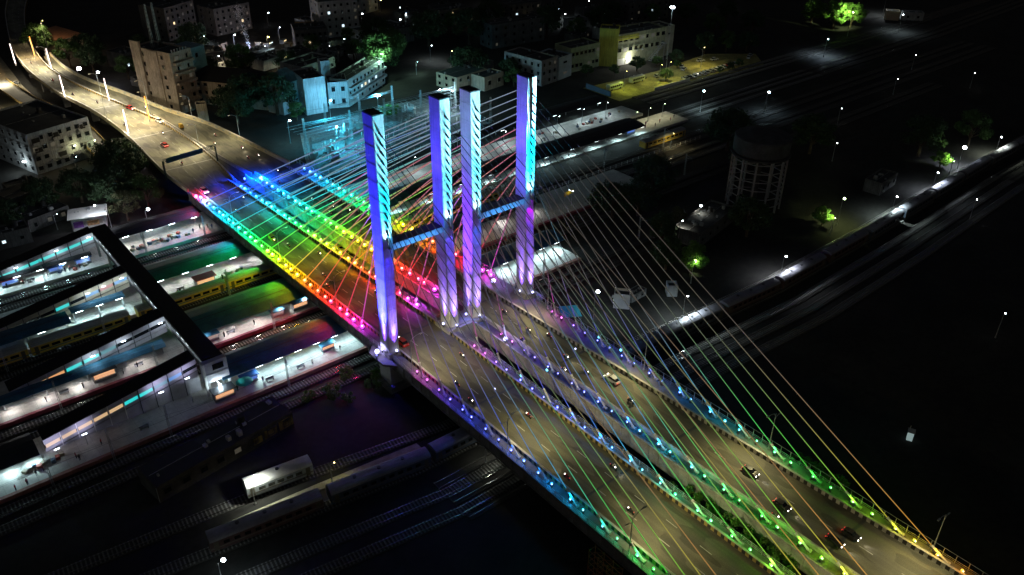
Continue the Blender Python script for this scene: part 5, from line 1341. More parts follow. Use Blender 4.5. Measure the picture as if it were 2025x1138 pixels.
bk = {'body': MB().extrude_x([(-1.2, .5), (-1.25, 2.6), (-1.05, 2.95), (1.05, 2.95), (1.25, 2.6), (1.2, .5)], -4.5, 4.5).mesh('body', M('bus_paint', (.62, .66, .5), .4, .1, .5))}
for i, (x, y, lab) in enumerate(((202.5, 125.5, 'long pale bus parked at the left end of the car park'), (219, 126.8, 'second pale bus in the car park, beside the parked cars'))):
    t = thing('bus', lab, 'bus', (x, y, GZ+.04), .02, 'buses in the car park')
    obj('body', bk['body'], t)
    for j in range(6): MB().box(-3.9+j*1.35, -2.8+j*1.35, -1.27, -1.23, 1.5, 2.35).build('window', glass_dk, t)
    for wx in (-3, 2.8):
        for wy in (-1.1, 1.1): MB().tube((wx, wy-.12, .45), (wx, wy+.12, .45), .45, 12).build('wheel', rubber, t)
    MB().box(-3, 3, -.6, .6, 2.955, 3.1).build('roof_rack', galv, t)
wl = MB().box(215, 240, 111.5, 111.8, GZ, -7.2).build('low_wall', white_paint); tag(wl, 'short white wall along the front of the car park', 'wall')
wl = MB().box(193, 193.4, 119, 135, GZ, -6.6).build('end_wall', M('blue_wall', (.12, .2, .3), .8, .2, .4)); tag(wl, 'blue end wall at the left of the car park', 'wall')

# lattice water tower
t = thing('water_tower', 'round dark water tank on a lattice of concrete columns in the dark field', 'water tower', (149, 7.5, GZ))
wt = M('tower_concrete', (.06, .06, .068), .9, .4, .4, bump=.3)
MB().lathe([(8.6, 19.4), (9.2, 20), (9.2, 24.6), (8.9, 25), (4, 26.2), (.3, 26.6)], n=36).build('tank', wt, t)
MB().lathe([(9.7, 18.9), (9.7, 19.35), (3, 19.4)], n=36).build('gallery', wt, t)
wc = M('tower_columns', (.3, .3, .32), .9, .3, .4)
cm_ = MB().box(-.28, .28, -.28, .28, 0, 19.0).mesh('column', wc)
for i in range(12): obj('column', cm_, t, (8.9*math.cos(i*PI/6), 8.9*math.sin(i*PI/6), 0), i*PI/6)
for j in range(6):
    z = 2.6+j*3
    rb = MB()
    for i in range(12):
        a, b = i*PI/6, (i+1)*PI/6
        rb.tube((8.9*math.cos(a), 8.9*math.sin(a), z), (8.9*math.cos(b), 8.9*math.sin(b), z), .2, 4)
    rb.build('ring_beam', wc, t)
MB().tube((0,0,0), (0,0,19), 1.2, 12).build('riser_shaft', wt, t)

# ------------------------------------------------------------------ gantry yard (substation) behind the left roadway
yard_g = M('yard_gravel', (.2, .21, .21), .95, .45, .9, bump=.6)
struct(MB().add([(42, 122, GZ+.02), (52, 118, GZ+.02), (128, 120, GZ+.02), (128, 168, GZ+.02), (104, 172, GZ+.02), (60, 164, GZ+.02)], [(0,1,2,3,4,5)]).build('yard_ground', yard_g))
def lattice_col(m, x, y, z0, z1, s=.4):
    for a, b in ((-s,-s), (s,-s), (s,s), (-s,s)): m.tube((x+a, y+b, z0), (x+a*.6, y+b*.6, z1), .06, 4)
    n = int((z1-z0)/1.0)
    for i in range(n):
        za, zb = lerp(z0, z1, i/n), lerp(z0, z1, (i+1)/n); f1 = s*(1-.4*i/n); f2 = s*(1-.4*(i+1)/n)
        q = [(-1,-1), (1,-1), (1,1), (-1,1)]
        for k in range(4):
            p, r = q[k], q[(k+1) % 4]
            m.tube((x+p[0]*f1, y+p[1]*f1, za), (x+r[0]*f2, y+r[1]*f2, zb), .035, 3)
def lattice_beam(m, a, b, z, s=.35):
    a = Vector(a); b = Vector(b); d = b-a; n = max(4, int(d.length/1.1)); nn = Vector((-d.y, d.x)).normalized()*s
    for sg in (-1, 1):
        for zz in (z-s, z+s): m.tube((a.x+sg*nn.x, a.y+sg*nn.y, zz), (b.x+sg*nn.x, b.y+sg*nn.y, zz), .055, 4)
    for i in range(n):
        p = a+d*(i/n); q = a+d*((i+1)/n)
        for sg in (-1, 1): m.tube((p.x+sg*nn.x, p.y+sg*nn.y, z-s if i % 2 else z+s), (q.x+sg*nn.x, q.y+sg*nn.y, z+s if i % 2 else z-s), .035, 3)
        m.tube((p.x-nn.x, p.y-nn.y, z+s), (q.x+nn.x, q.y+nn.y, z+s), .035, 3)
rows = [(54.5, 148, 92, 143, 0.6), (47, 128, 92, 132, 0.6), (92, 150, 128, 150, .2), (90, 136, 128, 134, .2), (70, 160, 104, 163, 0.0), (66, 137, 92, 137, -.6), (100, 124, 128, 125, 0)]
for i, (x0, y0, x1, y1, z) in enumerate(rows):
    t = thing('yard_gantry', 'lattice steel gantry in the blue lit yard, %s counted from the left' % ORD[i+1], 'gantry', (x0, y0, GZ), group='gantries of the yard')
    n = max(2, int(math.hypot(x1-x0, y1-y0)/13))
    for k in range(n+1):
        m = MB(); lattice_col(m, (x1-x0)*k/n, (y1-y0)*k/n, 0, z+11.5); m.build('lattice_column', galv, t)
    m = MB(); lattice_beam(m, (0, 0), (x1-x0, y1-y0), z+9.2); m.build('lattice_beam', galv, t)
bus = MB()
for i in range(22):
    x = 70+i*2.5
    bus.tube((x, 124, 0.2+.3*math.sin(i)), (x+1.5, 150, .3), .05, 4, caps=False)
for i in range(9): bus.tube((50, 130+i*3, -1.5), (126, 128+i*3.2, -1.5), .05, 4, caps=False)
tag(bus.build('busbar_wires', galv), 'web of pale overhead conductors strung across the blue lit yard', 'overhead wires')
eq = MB().cbox((0,0,1.2), (2.6, 1.8, 2.4)).tube((-.7,0,2.4), (-.7,0,3.6), .16, 8).tube((0,0,2.4), (0,0,3.6), .16, 8).tube((.7,0,2.4), (.7,0,3.6), .16, 8)
for i in range(6): eq.box(-1.2+i*.42, -1.1+i*.42, -1.35, -.92, .4, 2.0)
eqm = eq.mesh('tank', M('transformer_paint', (.5, .52, .5), .6, .25, 1))
ins = MB().tube((0,0,0), (0,0,2.2), .08, 6)
for i in range(6): ins.tube((0,0,2.2+i*.25), (0,0,2.3+i*.25), .22, 8)
insm = ins.mesh('insulator_stack', white_paint)
k = 0
for i, (x, y) in enumerate(((58, 131), (60, 139), (68, 128), (52, 137), (78, 140), (84, 131), (97, 141), (104, 133), (112, 143), (118, 130), (110, 157), (94, 158), (82, 154), (72, 150))):
    t = thing('transformer', 'pale switchyard transformer among the gantries, %s counted' % ORD[i+1], 'transformer', (x, y, GZ+.03), .2*i, 'switchyard equipment')
    obj('tank', eqm, t)
    for dx, dy in ((2.4, 0), (2.4, 2), (-2.4, 1.2), (0, 2.8)): obj('insulator_stack', insm, t, (dx, dy, 0))
fence_m = MB()
t = thing('yard_fence', 'pale post and rail fence round the blue lit yard', 'fence', (42, 122, GZ))
pts = [(0, 0), (10, -4), (86, -2), (86, 46)]
fm = MB()
for (a, b), (c, d) in zip(pts[:-1], pts[1:]):
    for zz in (.8, 1.6): fm.tube((a, b, zz), (c, d, zz), .05, 4)
fm.build('rail', galv, t)
fp = MB().box(-.08, .08, -.08, .08, 0, 1.8).mesh('fence_post', white_paint)
for (a, b), (c, d) in zip(pts[:-1], pts[1:]):
    n = int(math.hypot(c-a, d-b)/3)
    for i in range(n): obj('fence_post', fp, t, (lerp(a, c, i/n), lerp(b, d, i/n), 0))

# ------------------------------------------------------------------ lamps about the place
LP = [(52, 156.5, 9, 'bright white green lamp left of the blue lit yard', (.4, .9, 1), 2500, cool_em, .4), (62.8, 139, 9, 'white lamp post among the yard transformers', (.05, .6, .9), 16000, cool_em, .4),
 (95.5, 161, 9, 'white lamp post between the school and the green bush', (.12, .65, .95), 9000, cool_em, .4), (120.5, 152, 9, 'white lamp before the cream houses, left of two', (.6, .9, 1), 3500, cool_em, .35), (123.5, 147, 9, 'white lamp before the cream houses, right of two', (.6, .9, 1), 4500, white_em, .4),
 (78, 171, 8, 'added lamp before the blank blue wall', (.2, .65, 1), 6500, cool_em, .3), (-17.0, 117.5, 6, 'white lamp behind the footbridge next to the dark tree', (.7, .85, 1), 2200, white_em, .5),  # lamp at the blank wall is added to light its face
 (8.2, 278.5, 9, 'very bright violet white lamp beyond the approach road', (.75, .7, 1), 7000, ME('violet_white_glass', (.9, .8, 1), 40), .95), (14, 271, 8, 'second bright lamp beyond the approach road, smaller one', (.75, .8, 1), 2500, white_em, .6),
 (55.4, -11, 9, 'white star like lamp right of the rearmost pylon', (.7, .95, 1), 1500, white_em, .5), (72, -27.2, 9, 'white lamp over the coach right of the bridge', (.8, .95, 1), 9000, white_em, .2), (158, -19.5, 9, 'greenish lamp post beside the bush in the dark yard', (.85, 1, .35), 3600, green_em, .4),
 (236, -21.5, 8, 'bright white lamp by the green bush at the right edge', (.75, .85, 1), 9000, white_em, .75), (209.5, 80, 9, 'white lamp post among the tracks at upper right', (.6, .9, 1), 3500, cool_em, .45), (230.5, 61.5, 9, 'white blue lamp at the field edge, upper right', (.55, .8, 1), 2200, cool_em, .5),
 (225, 118, 9, 'dim yellow lamp in the left half of the car park', (.95, .98, .25), 2900, warm_em, .15), (262, 123, 10, 'dim yellow lamp in the right half of the car park', (1, .88, .3), 3200, warm_em, .15), (204, 121, 9, 'dim yellow lamp beside the parked bus', (.85, 1, .2), 2600, warm_em, .15),
 (112, -29.6, 8, 'white lamp above the red ended coach in the yard', (.85, .9, 1), 7500, white_em, .3), (175, -28.4, 8, 'white lamp at the head of the yellow roofed coach', (.8, 1, 1), 9000, white_em, .3), (205, -27.0, 8, 'white lamp over the pale coach roof, right side', (.75, .85, 1), 9000, white_em, .3), (258, -25.2, 8, 'white lamp over the last coaches at the right edge', (.85, .95, .8), 9000, white_em, .3),
 (-42.6, -16.0, 7.0, 'floodlight over the silver coach at bottom left', (.95, 1, .88), 3300, white_em, .12), (-28, -20.6, 5, 'low yellowish lamp on the pale path', (1, .95, .4), 250, warm_em, .12),
 (-56, -33, 8, 'bright lamp at the very bottom edge, left of the middle', (.7, .9, 1), 900, white_em, .4), (0, -35.5, 6, 'small lamp on the lit patch under the bridge near bottom', (.95, 1, .85), 500, white_em, .2),
 (108, 5, 7, 'white lamp on the floodlit path in the dark field', (1, .92, .75), 900, white_em, .2), (121, 8.5, 7, 'lamp on the wall end of the floodlit path', (1, .92, .75), 700, white_em, .4), (91.5, -14.0, 6.5, 'added hidden lamp beside the vivid green bush', (.75, 1, .4), 5000, green_em, .12),
 (379, 112, 13, 'added lamp in the vivid green tree at the top right', (.8, 1, .4), 38000, green_em, .35), (440, 125, 12, 'bright lamp over the tracks at the top right corner', (.85, .95, 1), 7000, white_em, .5), (410, 98, 10, 'lamp among the far tracks at the top right', (.7, .9, 1), 5000, white_em, .3), (330, 96, 9, 'lamp beside the far tracks, upper right', (.6, .8, 1), 9000, cool_em, .3),
 (242, 33, 7, 'small lone lamp in the dark field, right of the water tower', (1, .9, .8), 25, white_em, .18), (300, 40, 7, 'small lone lamp in the far dark field', (1, .9, .8), 25, white_em, .18), (345, 55, 7, 'tiny lamp in the far right dark field', (1, .9, .8), 25, white_em, .22), (338, 22, 7, 'tiny lamp near the right edge of the dark field', (1, .9, .8), 25, white_em, .22), (205, 12, 7, 'small lamp near the dark shed in the field', (1, .9, .8), 25, white_em, .18), (196, -45, 7, 'lone lamp in the black yard, right side', (1, 1, 1), 25, white_em, .18), (132, -82, 7, 'lone lamp in the black yard, lower right', (1, 1, 1), 25, white_em, .18)]
LP += [(227.5, -22.5, 5, 'added greenish lamp in front of the bush at the right edge', (.8, 1, .4), 5000, green_em, .15), (151, -21.5, 5, 'added greenish lamp before the bush in the dark yard', (.85, 1, .35), 4000, green_em, .12)]
AIMED = {(227.5, -22.5): ((3.5, 5.5, -1), 80), (151, -21.5): ((3, 5, -1.5), 80), (379, 112): ((14, 18, -6), 84), (91.5, -14.0): ((5, 4.5, -3.5), 95)}  # added lamps beamed at the foliage to light it up
for x, y, h, lab, c, pw, em, r in LP:
    if (x, y) in AIMED:
        t = post_lamp(x, y, h, lab, c, 1, em, r=r, cone=60)
        light(t, (1.6, .6, h+.1), c, pw, .2, AIMED[(x, y)][1], AIMED[(x, y)][0], .7); continue
    if False: pass
for x, y, h, lab, c, pw, em, r in [q for q in LP if (q[0], q[1]) not in AIMED]: post_lamp(x, y, h, lab, c, pw, em, r=r, cone=None if 45 < x < 125 and y > 100 else 150)
for i, x in enumerate(range(58, 184, 14)):
    post_lamp(x, 99, 6.0, 'white platform lamp on the open strip right of the bridge, %s from the left' % ORD[i+1], (.75, .95, 1), 1500, white_em, zb=-8, r=.14, cone=160, group='lamps along the open platform')
for i, x in enumerate((172, 180, 189)): post_lamp(x, 84, 5.5, 'greenish lamp at the end of the lit platform, %s from the left' % ORD[i+1], (1, .95, .6), 900, green_em, zb=-8, r=.13, cone=160, group='lamps along the open platform')
post_lamp(166, 59.0, 6, 'warm lamp by the lit yellow coach at upper right', (1, .85, .45), 1600, warm_em, r=.14, cone=165)
post_lamp(232, 118.5, 9, 'third dim yellow lamp in the middle of the car park', (.95, .98, .25), 2400, warm_em, r=.13, cone=160)
t = post_lamp(240, 127, 32, 'tall floodlight mast beside the yellow office, top edge', (.75, .95, 1), 7000, white_em, heads=4, r=.55, arm=.8, cone=150)
tl = [(118, 300, 'first'), (152, 262, 'second'), (170, 300, 'third'), (196, 300, 'fourth'), (214, 262, 'fifth'), (198, 325, 'sixth'), (232, 300, 'seventh'), (260, 300, 'eighth'), (290, 300, 'ninth'), (242, 275, 'tenth'), (92, 300, 'eleventh'), (104, 285, 'twelfth'), (84, 275, 'thirteenth'), (128, 335, 'fourteenth'), (180, 275, 'fifteenth'), (218, 240, 'sixteenth'), (300, 245, 'seventeenth'), (340, 240, 'eighteenth'), (380, 200, 'nineteenth')]
for i, (x, y, o_) in enumerate(tl):
    warm = i in (5, 4, 11)
    post_lamp(x, y, 7, 'small town street lamp along the top of the picture, %s counted' % o_, (1, .75, .4) if warm else (.85, .95, 1), 160, warm_em if warm else white_em, r=.2+.1*(i % 3), group='town street lamps along the top')
post_lamp(123.5, 284, 7, 'orange lamp right in front of the orange town house', (1, .55, .18), 3500, warm_em, r=.5)
post_lamp(119, 196, 15, 'added green white lamp in front of the huge spreading tree', (.55, 1, .7), 7000, cool_em, r=.15, cone=None)  # added source that brings out the tree's green
for i in range(26):
    x = wr.uniform(60, 330); y = wr.uniform(215, 330)-.18*(x-60)
    post_lamp(x, y, wr.uniform(5, 8), 'faint bulb on a pole among the low town roofs, %s counted' % ORD[i+1], wr.choice(((1, .8, .5), (.8, .95, 1), (.6, 1, .8))), wr.uniform(900, 3200), wr.choice((warm_em, white_em, cool_em)), r=wr.uniform(.1, .24), cone=172, group='bulbs among the low town roofs')
for i, (x, y) in enumerate(((-70, 150), (-54, 160), (-66, 128), (-40, 134))):
    post_lamp(x, y, 5, 'faint bulb among the huts at the left edge, %s counted' % ORD[i+1], (.8, .95, 1), 130, white_em, r=.12, group='bulbs among the huts')
post_lamp(10, 338, 19, 'added warm lamp in front of the rust roofed house', (1, .75, .45), 9000, warm_em, r=.15)  # added to light the rust roof
post_lamp(-22, 292, 9, 'added yellow lamp over the lit street left of the approach, far one', (1, .9, .6), 14000, warm_em, r=.2)  # added to brighten the street
post_lamp(-30, 258, 9, 'added yellow lamp over the lit street left of the approach, near one', (1, .9, .6), 12000, warm_em, r=.2)  # second lamp added for the street
post_lamp(-22, 177, 6, 'added teal lamp before the grey apartment block', (.5, .9, .8), 500, cool_em, r=.15)  # fill light for the block front, given an added post
# ------------------------------------------------------------------ trees and bushes
bark = M('bark', (.09, .065, .045), .95, .4, 2.0, bump=.5)
LEAF = {'deep': M('leaf_deep', (.035, .075, .03), .7, .5, .35), 'mid': M('leaf_mid', (.06, .13, .035), .7, .5, .35), 'bright': M('leaf_bright', (.09, .2, .03), .65, .45, .35), 'dry': M('leaf_olive', (.1, .11, .05), .7, .5, .35)}
def crown_mesh(seed, R, Hh, z0, leaves, leaf, leafmat, clumps=22):
    r = random.Random(seed); v = []; f = []
    cs = []
    for i in range(clumps):
        a = r.uniform(0, 2*PI); u = r.uniform(-.75, 1); rad = R*math.sqrt(max(0, 1-u*u))*r.uniform(.45, 1.0)
        cs.append((rad*math.cos(a), rad*math.sin(a), z0+Hh*(.5+.5*u), R*r.uniform(.2, .42)))
    for i in range(leaves):
        c = cs[r.randrange(clumps)]
        d = Vector((r.gauss(0, 1), r.gauss(0, 1), r.gauss(0, 1))).normalized()*c[3]*(r.random()**.33)
        p = Vector(c[:3])+Vector((d.x, d.y, d.z*.75))
        n = (d.normalized()+Vector((r.gauss(0,.6), r.gauss(0,.6), r.gauss(0,.6)))).normalized()
        a = n.orthogonal().normalized(); b = n.cross(a); th = r.uniform(0, PI); a, b = a*math.cos(th)+b*math.sin(th), b*math.cos(th)-a*math.sin(th)
        s = leaf*r.uniform(.6, 1.35); o = len(v)
        v += [p-a*s, p-b*s*.5, p+a*s, p+b*s*.5]; f.append((o, o+1, o+2, o+3))
    me = bpy.data.meshes.new('crown'); me.from_pydata([tuple(q) for q in v], [], f); me.materials.append(leafmat); me.update()
    return me, cs
def tree_kit(seed, R, Hh, z0, leaves, leaf, mt, clumps=22):
    cm, cs = crown_mesh(seed, R, Hh, z0, leaves, leaf, mt, clumps)
    tk = MB(); tk.tube((0,0,0), (0,0,z0), R*.085, 8, R*.055).tube((0,0,z0), (.1*R,0,z0+Hh*.55), R*.055, 7, R*.02)
    for c in cs[:9]: tk.tube((0,0,z0*.85), (c[0]*.8, c[1]*.8, c[2]), R*.035, 5, R*.01)
    return {'crown': cm, 'trunk': tk.mesh('trunk', bark)}
TK = {'big': tree_kit(1, 9, 11, 5, 9000, .42, LEAF['mid'], 42), 'deep': tree_kit(2, 6.5, 8, 3.5, 5500, .36, LEAF['deep'], 30), 'mid': tree_kit(3, 5, 6.5, 3, 4200, .32, LEAF['mid'], 26),
      'bright': tree_kit(4, 4.2, 5.5, 2.2, 4200, .3, LEAF['bright'], 26), 'dry': tree_kit(5, 4.5, 7, 3, 2600, .3, LEAF['dry'], 20), 'bush': tree_kit(6, 1.9, 2.3, .3, 1500, .17, LEAF['bright'], 16), 'round': tree_kit(7, 4.6, 4.4, .8, 5200, .26, LEAF['bright'], 60)}
def tree(kind, x, y, label, s=1.0, rz=None, z=GZ, name='tree', group='trees about the railway'):
    t = thing(name, label, 'bush' if name == 'bush' else 'tree', (x, y, z), rnd.uniform(0, 6) if rz is None else rz, group)
    t.scale = (s, s, s*rnd.uniform(.9, 1.1))
    obj('crown', TK[kind]['crown'], t); obj('trunk', TK[kind]['trunk'], t)
    return t
tree('big', 127, 208, 'huge green spreading tree behind the school balconies', 1.25)
tree('big', 140, 224, 'second huge green tree merging behind the spreading one', 1.0)
tree('round', 99.5, 158, 'round clipped green bush tree by the yard lamp', .95)
tree('deep', -10.5, 165, 'dark tree between the apartment block and the approach road', 1.15)
tree('deep', -14.5, 148, 'large dark tree left of the sign gantry', 1.35)
tree('deep', -21, 137, 'dark tree below the grey apartment block, left one', 1.1)
tree('mid', -12, 132, 'dark green tree beside the left end of the bridge', 1.0)
tree('dry', -20.5, 126.5, 'olive tree leaning next to the white pavilion', 1.05)
tree('deep', -28, 150, 'dark tree in front of the grey apartment block', 1.0)
tree('mid', -8.5, 176, 'tree touching the approach road parapet below a white pole', .9)
tree('deep', 56, 202, 'dark tree mass in front of the hipped wing, left one', 1.3)
tree('deep', 63, 190, 'dark tree mass in front of the hipped wing, right one', 1.35)
tree('mid', 66, 178, 'tree before the pale end wing by the white green lamp', .8)
tree('deep', 47, 205, 'dark tree beside the cream booth', 1.0)
tree('deep', 45, 190, 'dark tree behind the right approach wall', 1.2)
tree('mid', 14, 318, 'green tree on the far bend of the approach road', 1.3)
tree('mid', 7, 345, 'green tree in front of the rust roofed house, left side', 1.5)
tree('deep', 24, 322, 'dark tree right of the orange far light pole', 1.2)
tree('deep', 160, 182, 'dark tree behind the cream houses', 1.3)
tree('deep', 172, 166, 'dark tree between the cream houses and grey building', .9)
tree('mid', 168, 158, 'dark bush like tree in front of the smaller cream house', .9)
tree('deep', 150, 250, 'dark tree in the town behind the huge tree', 1.4)
tree('deep', 176, 240, 'dark tree in the town, right of the huge trees', 1.5)
tree('deep', 196, 230, 'dark tree in the town above the cream houses', 1.4)
tree('mid', 206, 148, 'low tree at the green terrace front', .6)
for i, (x, y, s) in enumerate(((218, 141, .55), (232, 139, .6), (246, 138, .55), (258, 136, .6), (252, 130, .4), (283, 138, .9), (296, 134, 1.0), (306, 128, .9), (262, 110.8, .35), (270, 111, .35), (278, 111.5, .4), (231, 119, .5))):
    tree('deep' if i % 2 else 'mid', x, y, 'small tree about the car park, %s counted from its left' % ORD[i+1], s)
tree('bright', 386, 126, 'vivid green lamp lit tree at the top right, left one', 1.8)
tree('bright', 398, 122, 'vivid green lamp lit tree at the top right, right one', 1.7)
tree('bright', 388, 142, 'vivid green lamp lit tree at the top right, rear one', 1.8)
tree('bright', 96.5, -9.5, 'vivid green lamp lit bush tree in the dark yard', 1.05)
tree('deep', 92, -4, 'dark leafy tree beside the vivid green bush', .8)
tree('deep', 103.5, 8.5, 'dark leafy tree over the floodlit path, left', .75)
tree('dry', 113, 10.5, 'sparse tree over the floodlit path, right', .7)
tree('mid', 99, 0, 'thin tree on the near side of the floodlit path', .6)
tree('bright', 154, -16.5, 'green tree beside the greenish lamp post in the yard', .7)
tree('bright', 231, -17.0, 'vivid green bush by the bright lamp at the right edge', .8)
tree('deep', 236, -6, 'large leafy tree above the bright lamp at the right edge', 1.3)
tree('mid', 262, -13, 'dim green trees beyond the bright lamp at the right edge', 1.3)
for i, (x, y, s) in enumerate(((104, 30, 1.1), (112, 26, 1), (128, 34, 1.2), (128, -6, 1), (170, 26, 1.2), (182, 44, 1.3), (205, 22, 1.2))):
    tree('deep', x, y, 'dark tree lost in the black field right of the bridge, %s counted' % ORD[i+1], s)
for i, (x, y, z, s, lab) in enumerate(((46.5, -82.5, -5.5, 1.0, 'green lit shrub beyond the right roadway railing, upper one'), (46.5, -87.5, -5.5, 1.1, 'green lit shrub beyond the right roadway railing, lower one'), (45.0, -91, -5, .9, 'olive lit shrub beyond the right roadway railing'), (47.5, -79, -6, .8, 'small green shrub beyond the right roadway railing'))):
    tree('bush', x, y, lab, 1.6*s, z=GZ+1.5, name='bush', group='shrubs beside the bridge')
for i, y in enumerate((-72, -76, -80, -84.5, -89, -94)):
    tree('bush', 18.9+.4*(i % 2), y, 'shrub down in the gap between the roadways, %s from the pylons' % ORD[i+1], 1.7, z=GZ+4.0, name='bush', group='shrubs in the gap between the roadways')
struct(MB().add([(17.2, -66, -8.9), (21.6, -66, -8.9), (21.6, -125, -3), (17.2, -125, -3)], [(0, 3, 2, 1)]).build('grass_bank', M('grass_bank', (.05, .09, .03), .95, .5, 1.0, bump=.6)))
for i, (x, y) in enumerate(((-2, 4), (-8, 8), (-14, 4), (-19, 6.5), (-5, 1), (4, -2), (-12, .5))):
    tree('bush', x, y, 'dark weedy bush on the waste ground before the nearest platform, %s counted' % ORD[i+1], .9+.2*(i % 3), name='bush', group='weedy bushes by the bridge pier')
tt = [(106, 226), (118, 262), (132, 244), (94, 244), (74, 250), (58, 256), (70, 300), (146, 274), (160, 312), (184, 250), (204, 256), (226, 250), (240, 216), (254, 206), (270, 204), (292, 216), (310, 200), (330, 190), (350, 176), (318, 160), (340, 150), (36, 236), (30, 280), (50, 320), (20, 300)]
for i, (x, y) in enumerate(tt): tree(('deep', 'mid', 'deep')[i % 3], x, y, 'dark town tree among the low roofs, %s counted from the palm' % ORD[i+1], wr.uniform(.8, 1.4), group='trees in the far town')
for i, (x, y) in enumerate(((-66, 158), (-52, 142), (-40, 150), (-78, 148), (-64, 134))): tree('deep', x, y, 'dark tree among the huts at the left edge, %s counted' % ORD[i+1], .9, group='trees in the far town')
# palm beside the school
t = thing('palm_tree', 'slender palm standing beside the huge spreading tree', 'tree', (121, 222, GZ), 0, 'trees about the railway')
MB().tube((0,0,0), (.4,0,16), .28, 8, .18).build('trunk', bark, t)
fr = MB()
for i in range(14):
    a = i*2*PI/14+.2; e = .6-.12*(i % 3); pr = None
    for j in range(6):
        q = Vector((.4+math.cos(a)*j*.75, math.sin(a)*j*.75, 16+e*j*.6-.11*j*j)); s = Vector((-math.sin(a), math.cos(a), 0))*(.5-.06*j)
        if pr is not None: fr.add([pr[0]-pr[1], pr[0]+pr[1], q+s-Vector((0,0,.2)), q-s-Vector((0,0,.2))], [(0,1,2,3)])
        pr = (q, s)
fr.build('crown', LEAF['mid'], t)

# ------------------------------------------------------------------ platform life: kiosks, benches, people
kio = MB().box(-2.2, 2.2, -1, 1, 0, 2.3)
def kiosk(x, y, rz, label, top, face=None, s=1.0):
    t = thing('kiosk', label, 'kiosk', (x, y, -8), rz, 'stalls on the platforms'); t.scale = (s, s, s)
    MB().box(-2.1, 2.1, -.9, .9, 0, 2.2).build('cabin', M('kiosk_side', (.3, .3, .32), .7, .2, 1), t)
    MB().box(-2.4, 2.4, -1.5, 1.1, 2.2, 2.4).build('awning', top, t)
    MB().box(-1.9, 1.9, -.96, -.9, .95, 2.0).build('lit_counter', face or orange_em, t)
    MB().box(-2.1, 2.1, -1.25, -.9, .8, .94).build('counter_top', galv, t)
    return t
redroof = M('kiosk_red', (.42, .03, .05), .6, .2, 1); blueroof = M('kiosk_blue', (.03, .12, .4), .6, .2, 1); whiter = white_paint
kiosk(-17.5, 70.2, 0, 'red roofed kiosk on the platform behind the right yellow train', redroof, None, 1.25)
kiosk(-2.5, 42.9, 0, 'orange lit stall at the canopy edge next to the bridge, maroon edged platform', roof_blue)
kiosk(-9, 42.9, 0, 'dim stall at the canopy edge, middle of the maroon edged platform', roof_blue, ME('kiosk_dim', (.8,.6,.55), .35), .8)
kiosk(-27.2, 42.9, 0, 'dim stall at the canopy edge beside the footbridge', roof_blue, MATS['kiosk_dim'], .9)
kiosk(-6.2, 20.9, 0, 'orange lit stall on the nearest platform next to the bridge', roof_blue, orange_em, .8)
kiosk(-27.0, 20.6, 0, 'blue covered stall on the nearest platform by the end tower', blueroof, ME('kiosk_blue_lit', (.1,.25,.9), .6), .9)
kiosk(-60, 103.8, 0, 'red and blue stall at the far left platform', redroof, MATS['kiosk_blue_lit'])
kiosk(-40.5, 104.0, 0, 'blue stall on the far platform beside the footbridge', blueroof, MATS['kiosk_blue_lit'])
kiosk(-48, 104.0, 0, 'second blue stall on the far platform, left of the footbridge', blueroof, MATS['kiosk_blue_lit'], .9)
kiosk(-53, 43.4, 0, 'orange lit stall on the maroon edged platform, left of the footbridge', roof_dark, orange_em, 1.2)
kiosk(163, 78.6, 0, 'blue white stall on the lit platform at the upper right', blueroof, MATS['kiosk_blue_lit'], 1.1)
kiosk(-34.0, 18.8, 0, 'orange lit booth under the footbridge end tower', roof_dark, orange_em, 1.1)
umb = thing('umbrella', 'turquoise umbrella on the nearest platform by the end tower', 'umbrella', (-28.8, 18.6, -8))
MB().lathe([(2.0, 2.1), (1.1, 2.55), (.02, 2.8)], n=10).build('canopy', M('turquoise_cloth', (.03, .5, .45), .7, .2, 1), umb)
MB().tube((0,0,0), (0,0,2.7), .04, 5).build('pole', galv, umb)
bench_m = MB().box(-1, 1, -.25, .25, .4, .46).box(-1, 1, .2, .26, .5, .9).mesh('seat', M('bench_steel', (.3, .32, .35), .4, .2, 1, metal=.5)); bl_m = MB().box(-.04, .04, -.22, .22, 0, .4).mesh('leg', steel_dk)
BN = [(-23, 17.9), (-15, 17.9), (-52, 19), (-22, 42.5), (-45, 43), (-62, 43), (-55, 102), (-44, 102), (-10, 71), (-24, 71.4), (-20, 103.5), (110, 78)]
for i, (x, y) in enumerate(BN):
    t = thing('bench', 'steel platform bench, %s counted across the station' % ORD[i+1], 'bench', (x, y, -8), 0, 'benches on the platforms')
    obj('seat', bench_m, t); obj('leg', bl_m, t, (-.8, 0, 0)); obj('leg', bl_m, t, (.8, 0, 0))
crate_m = [M('goods_%s' % n, c, .8, .3, 1.5) for n, c in dict(a=(.35,.3,.22), b=(.5,.5,.48), c=(.1,.14,.22), d=(.4,.1,.08)).items()]
cr_me = MB().box(-.5, .5, -.4, .4, 0, .7).box(-.53, .53, -.43, .43, .6, .7)
cr_me = [MB().box(-.5, .5, -.4, .4, 0, .7).box(-.53, .53, -.43, .43, .55, .62).mesh('crate', m) for m in crate_m]
GD = [('far platform between footbridge and bridge', [(rnd.uniform(-27, -9), rnd.uniform(102.6, 105.5)) for _ in range(22)]), ('nearest platform at the lower left', [(-75.5+i*.9, 20.4+.5*(i % 3)) for i in range(9)]), ('upper right lit platform', [(rnd.uniform(120, 180), rnd.uniform(95, 101)) for _ in range(22)]), ('red kiosk platform', [(rnd.uniform(-13, -3), rnd.uniform(70, 73)) for _ in range(8)]), ('far platform left of the footbridge', [(rnd.uniform(-58, -40), rnd.uniform(101.5, 103)) for _ in range(6)])]
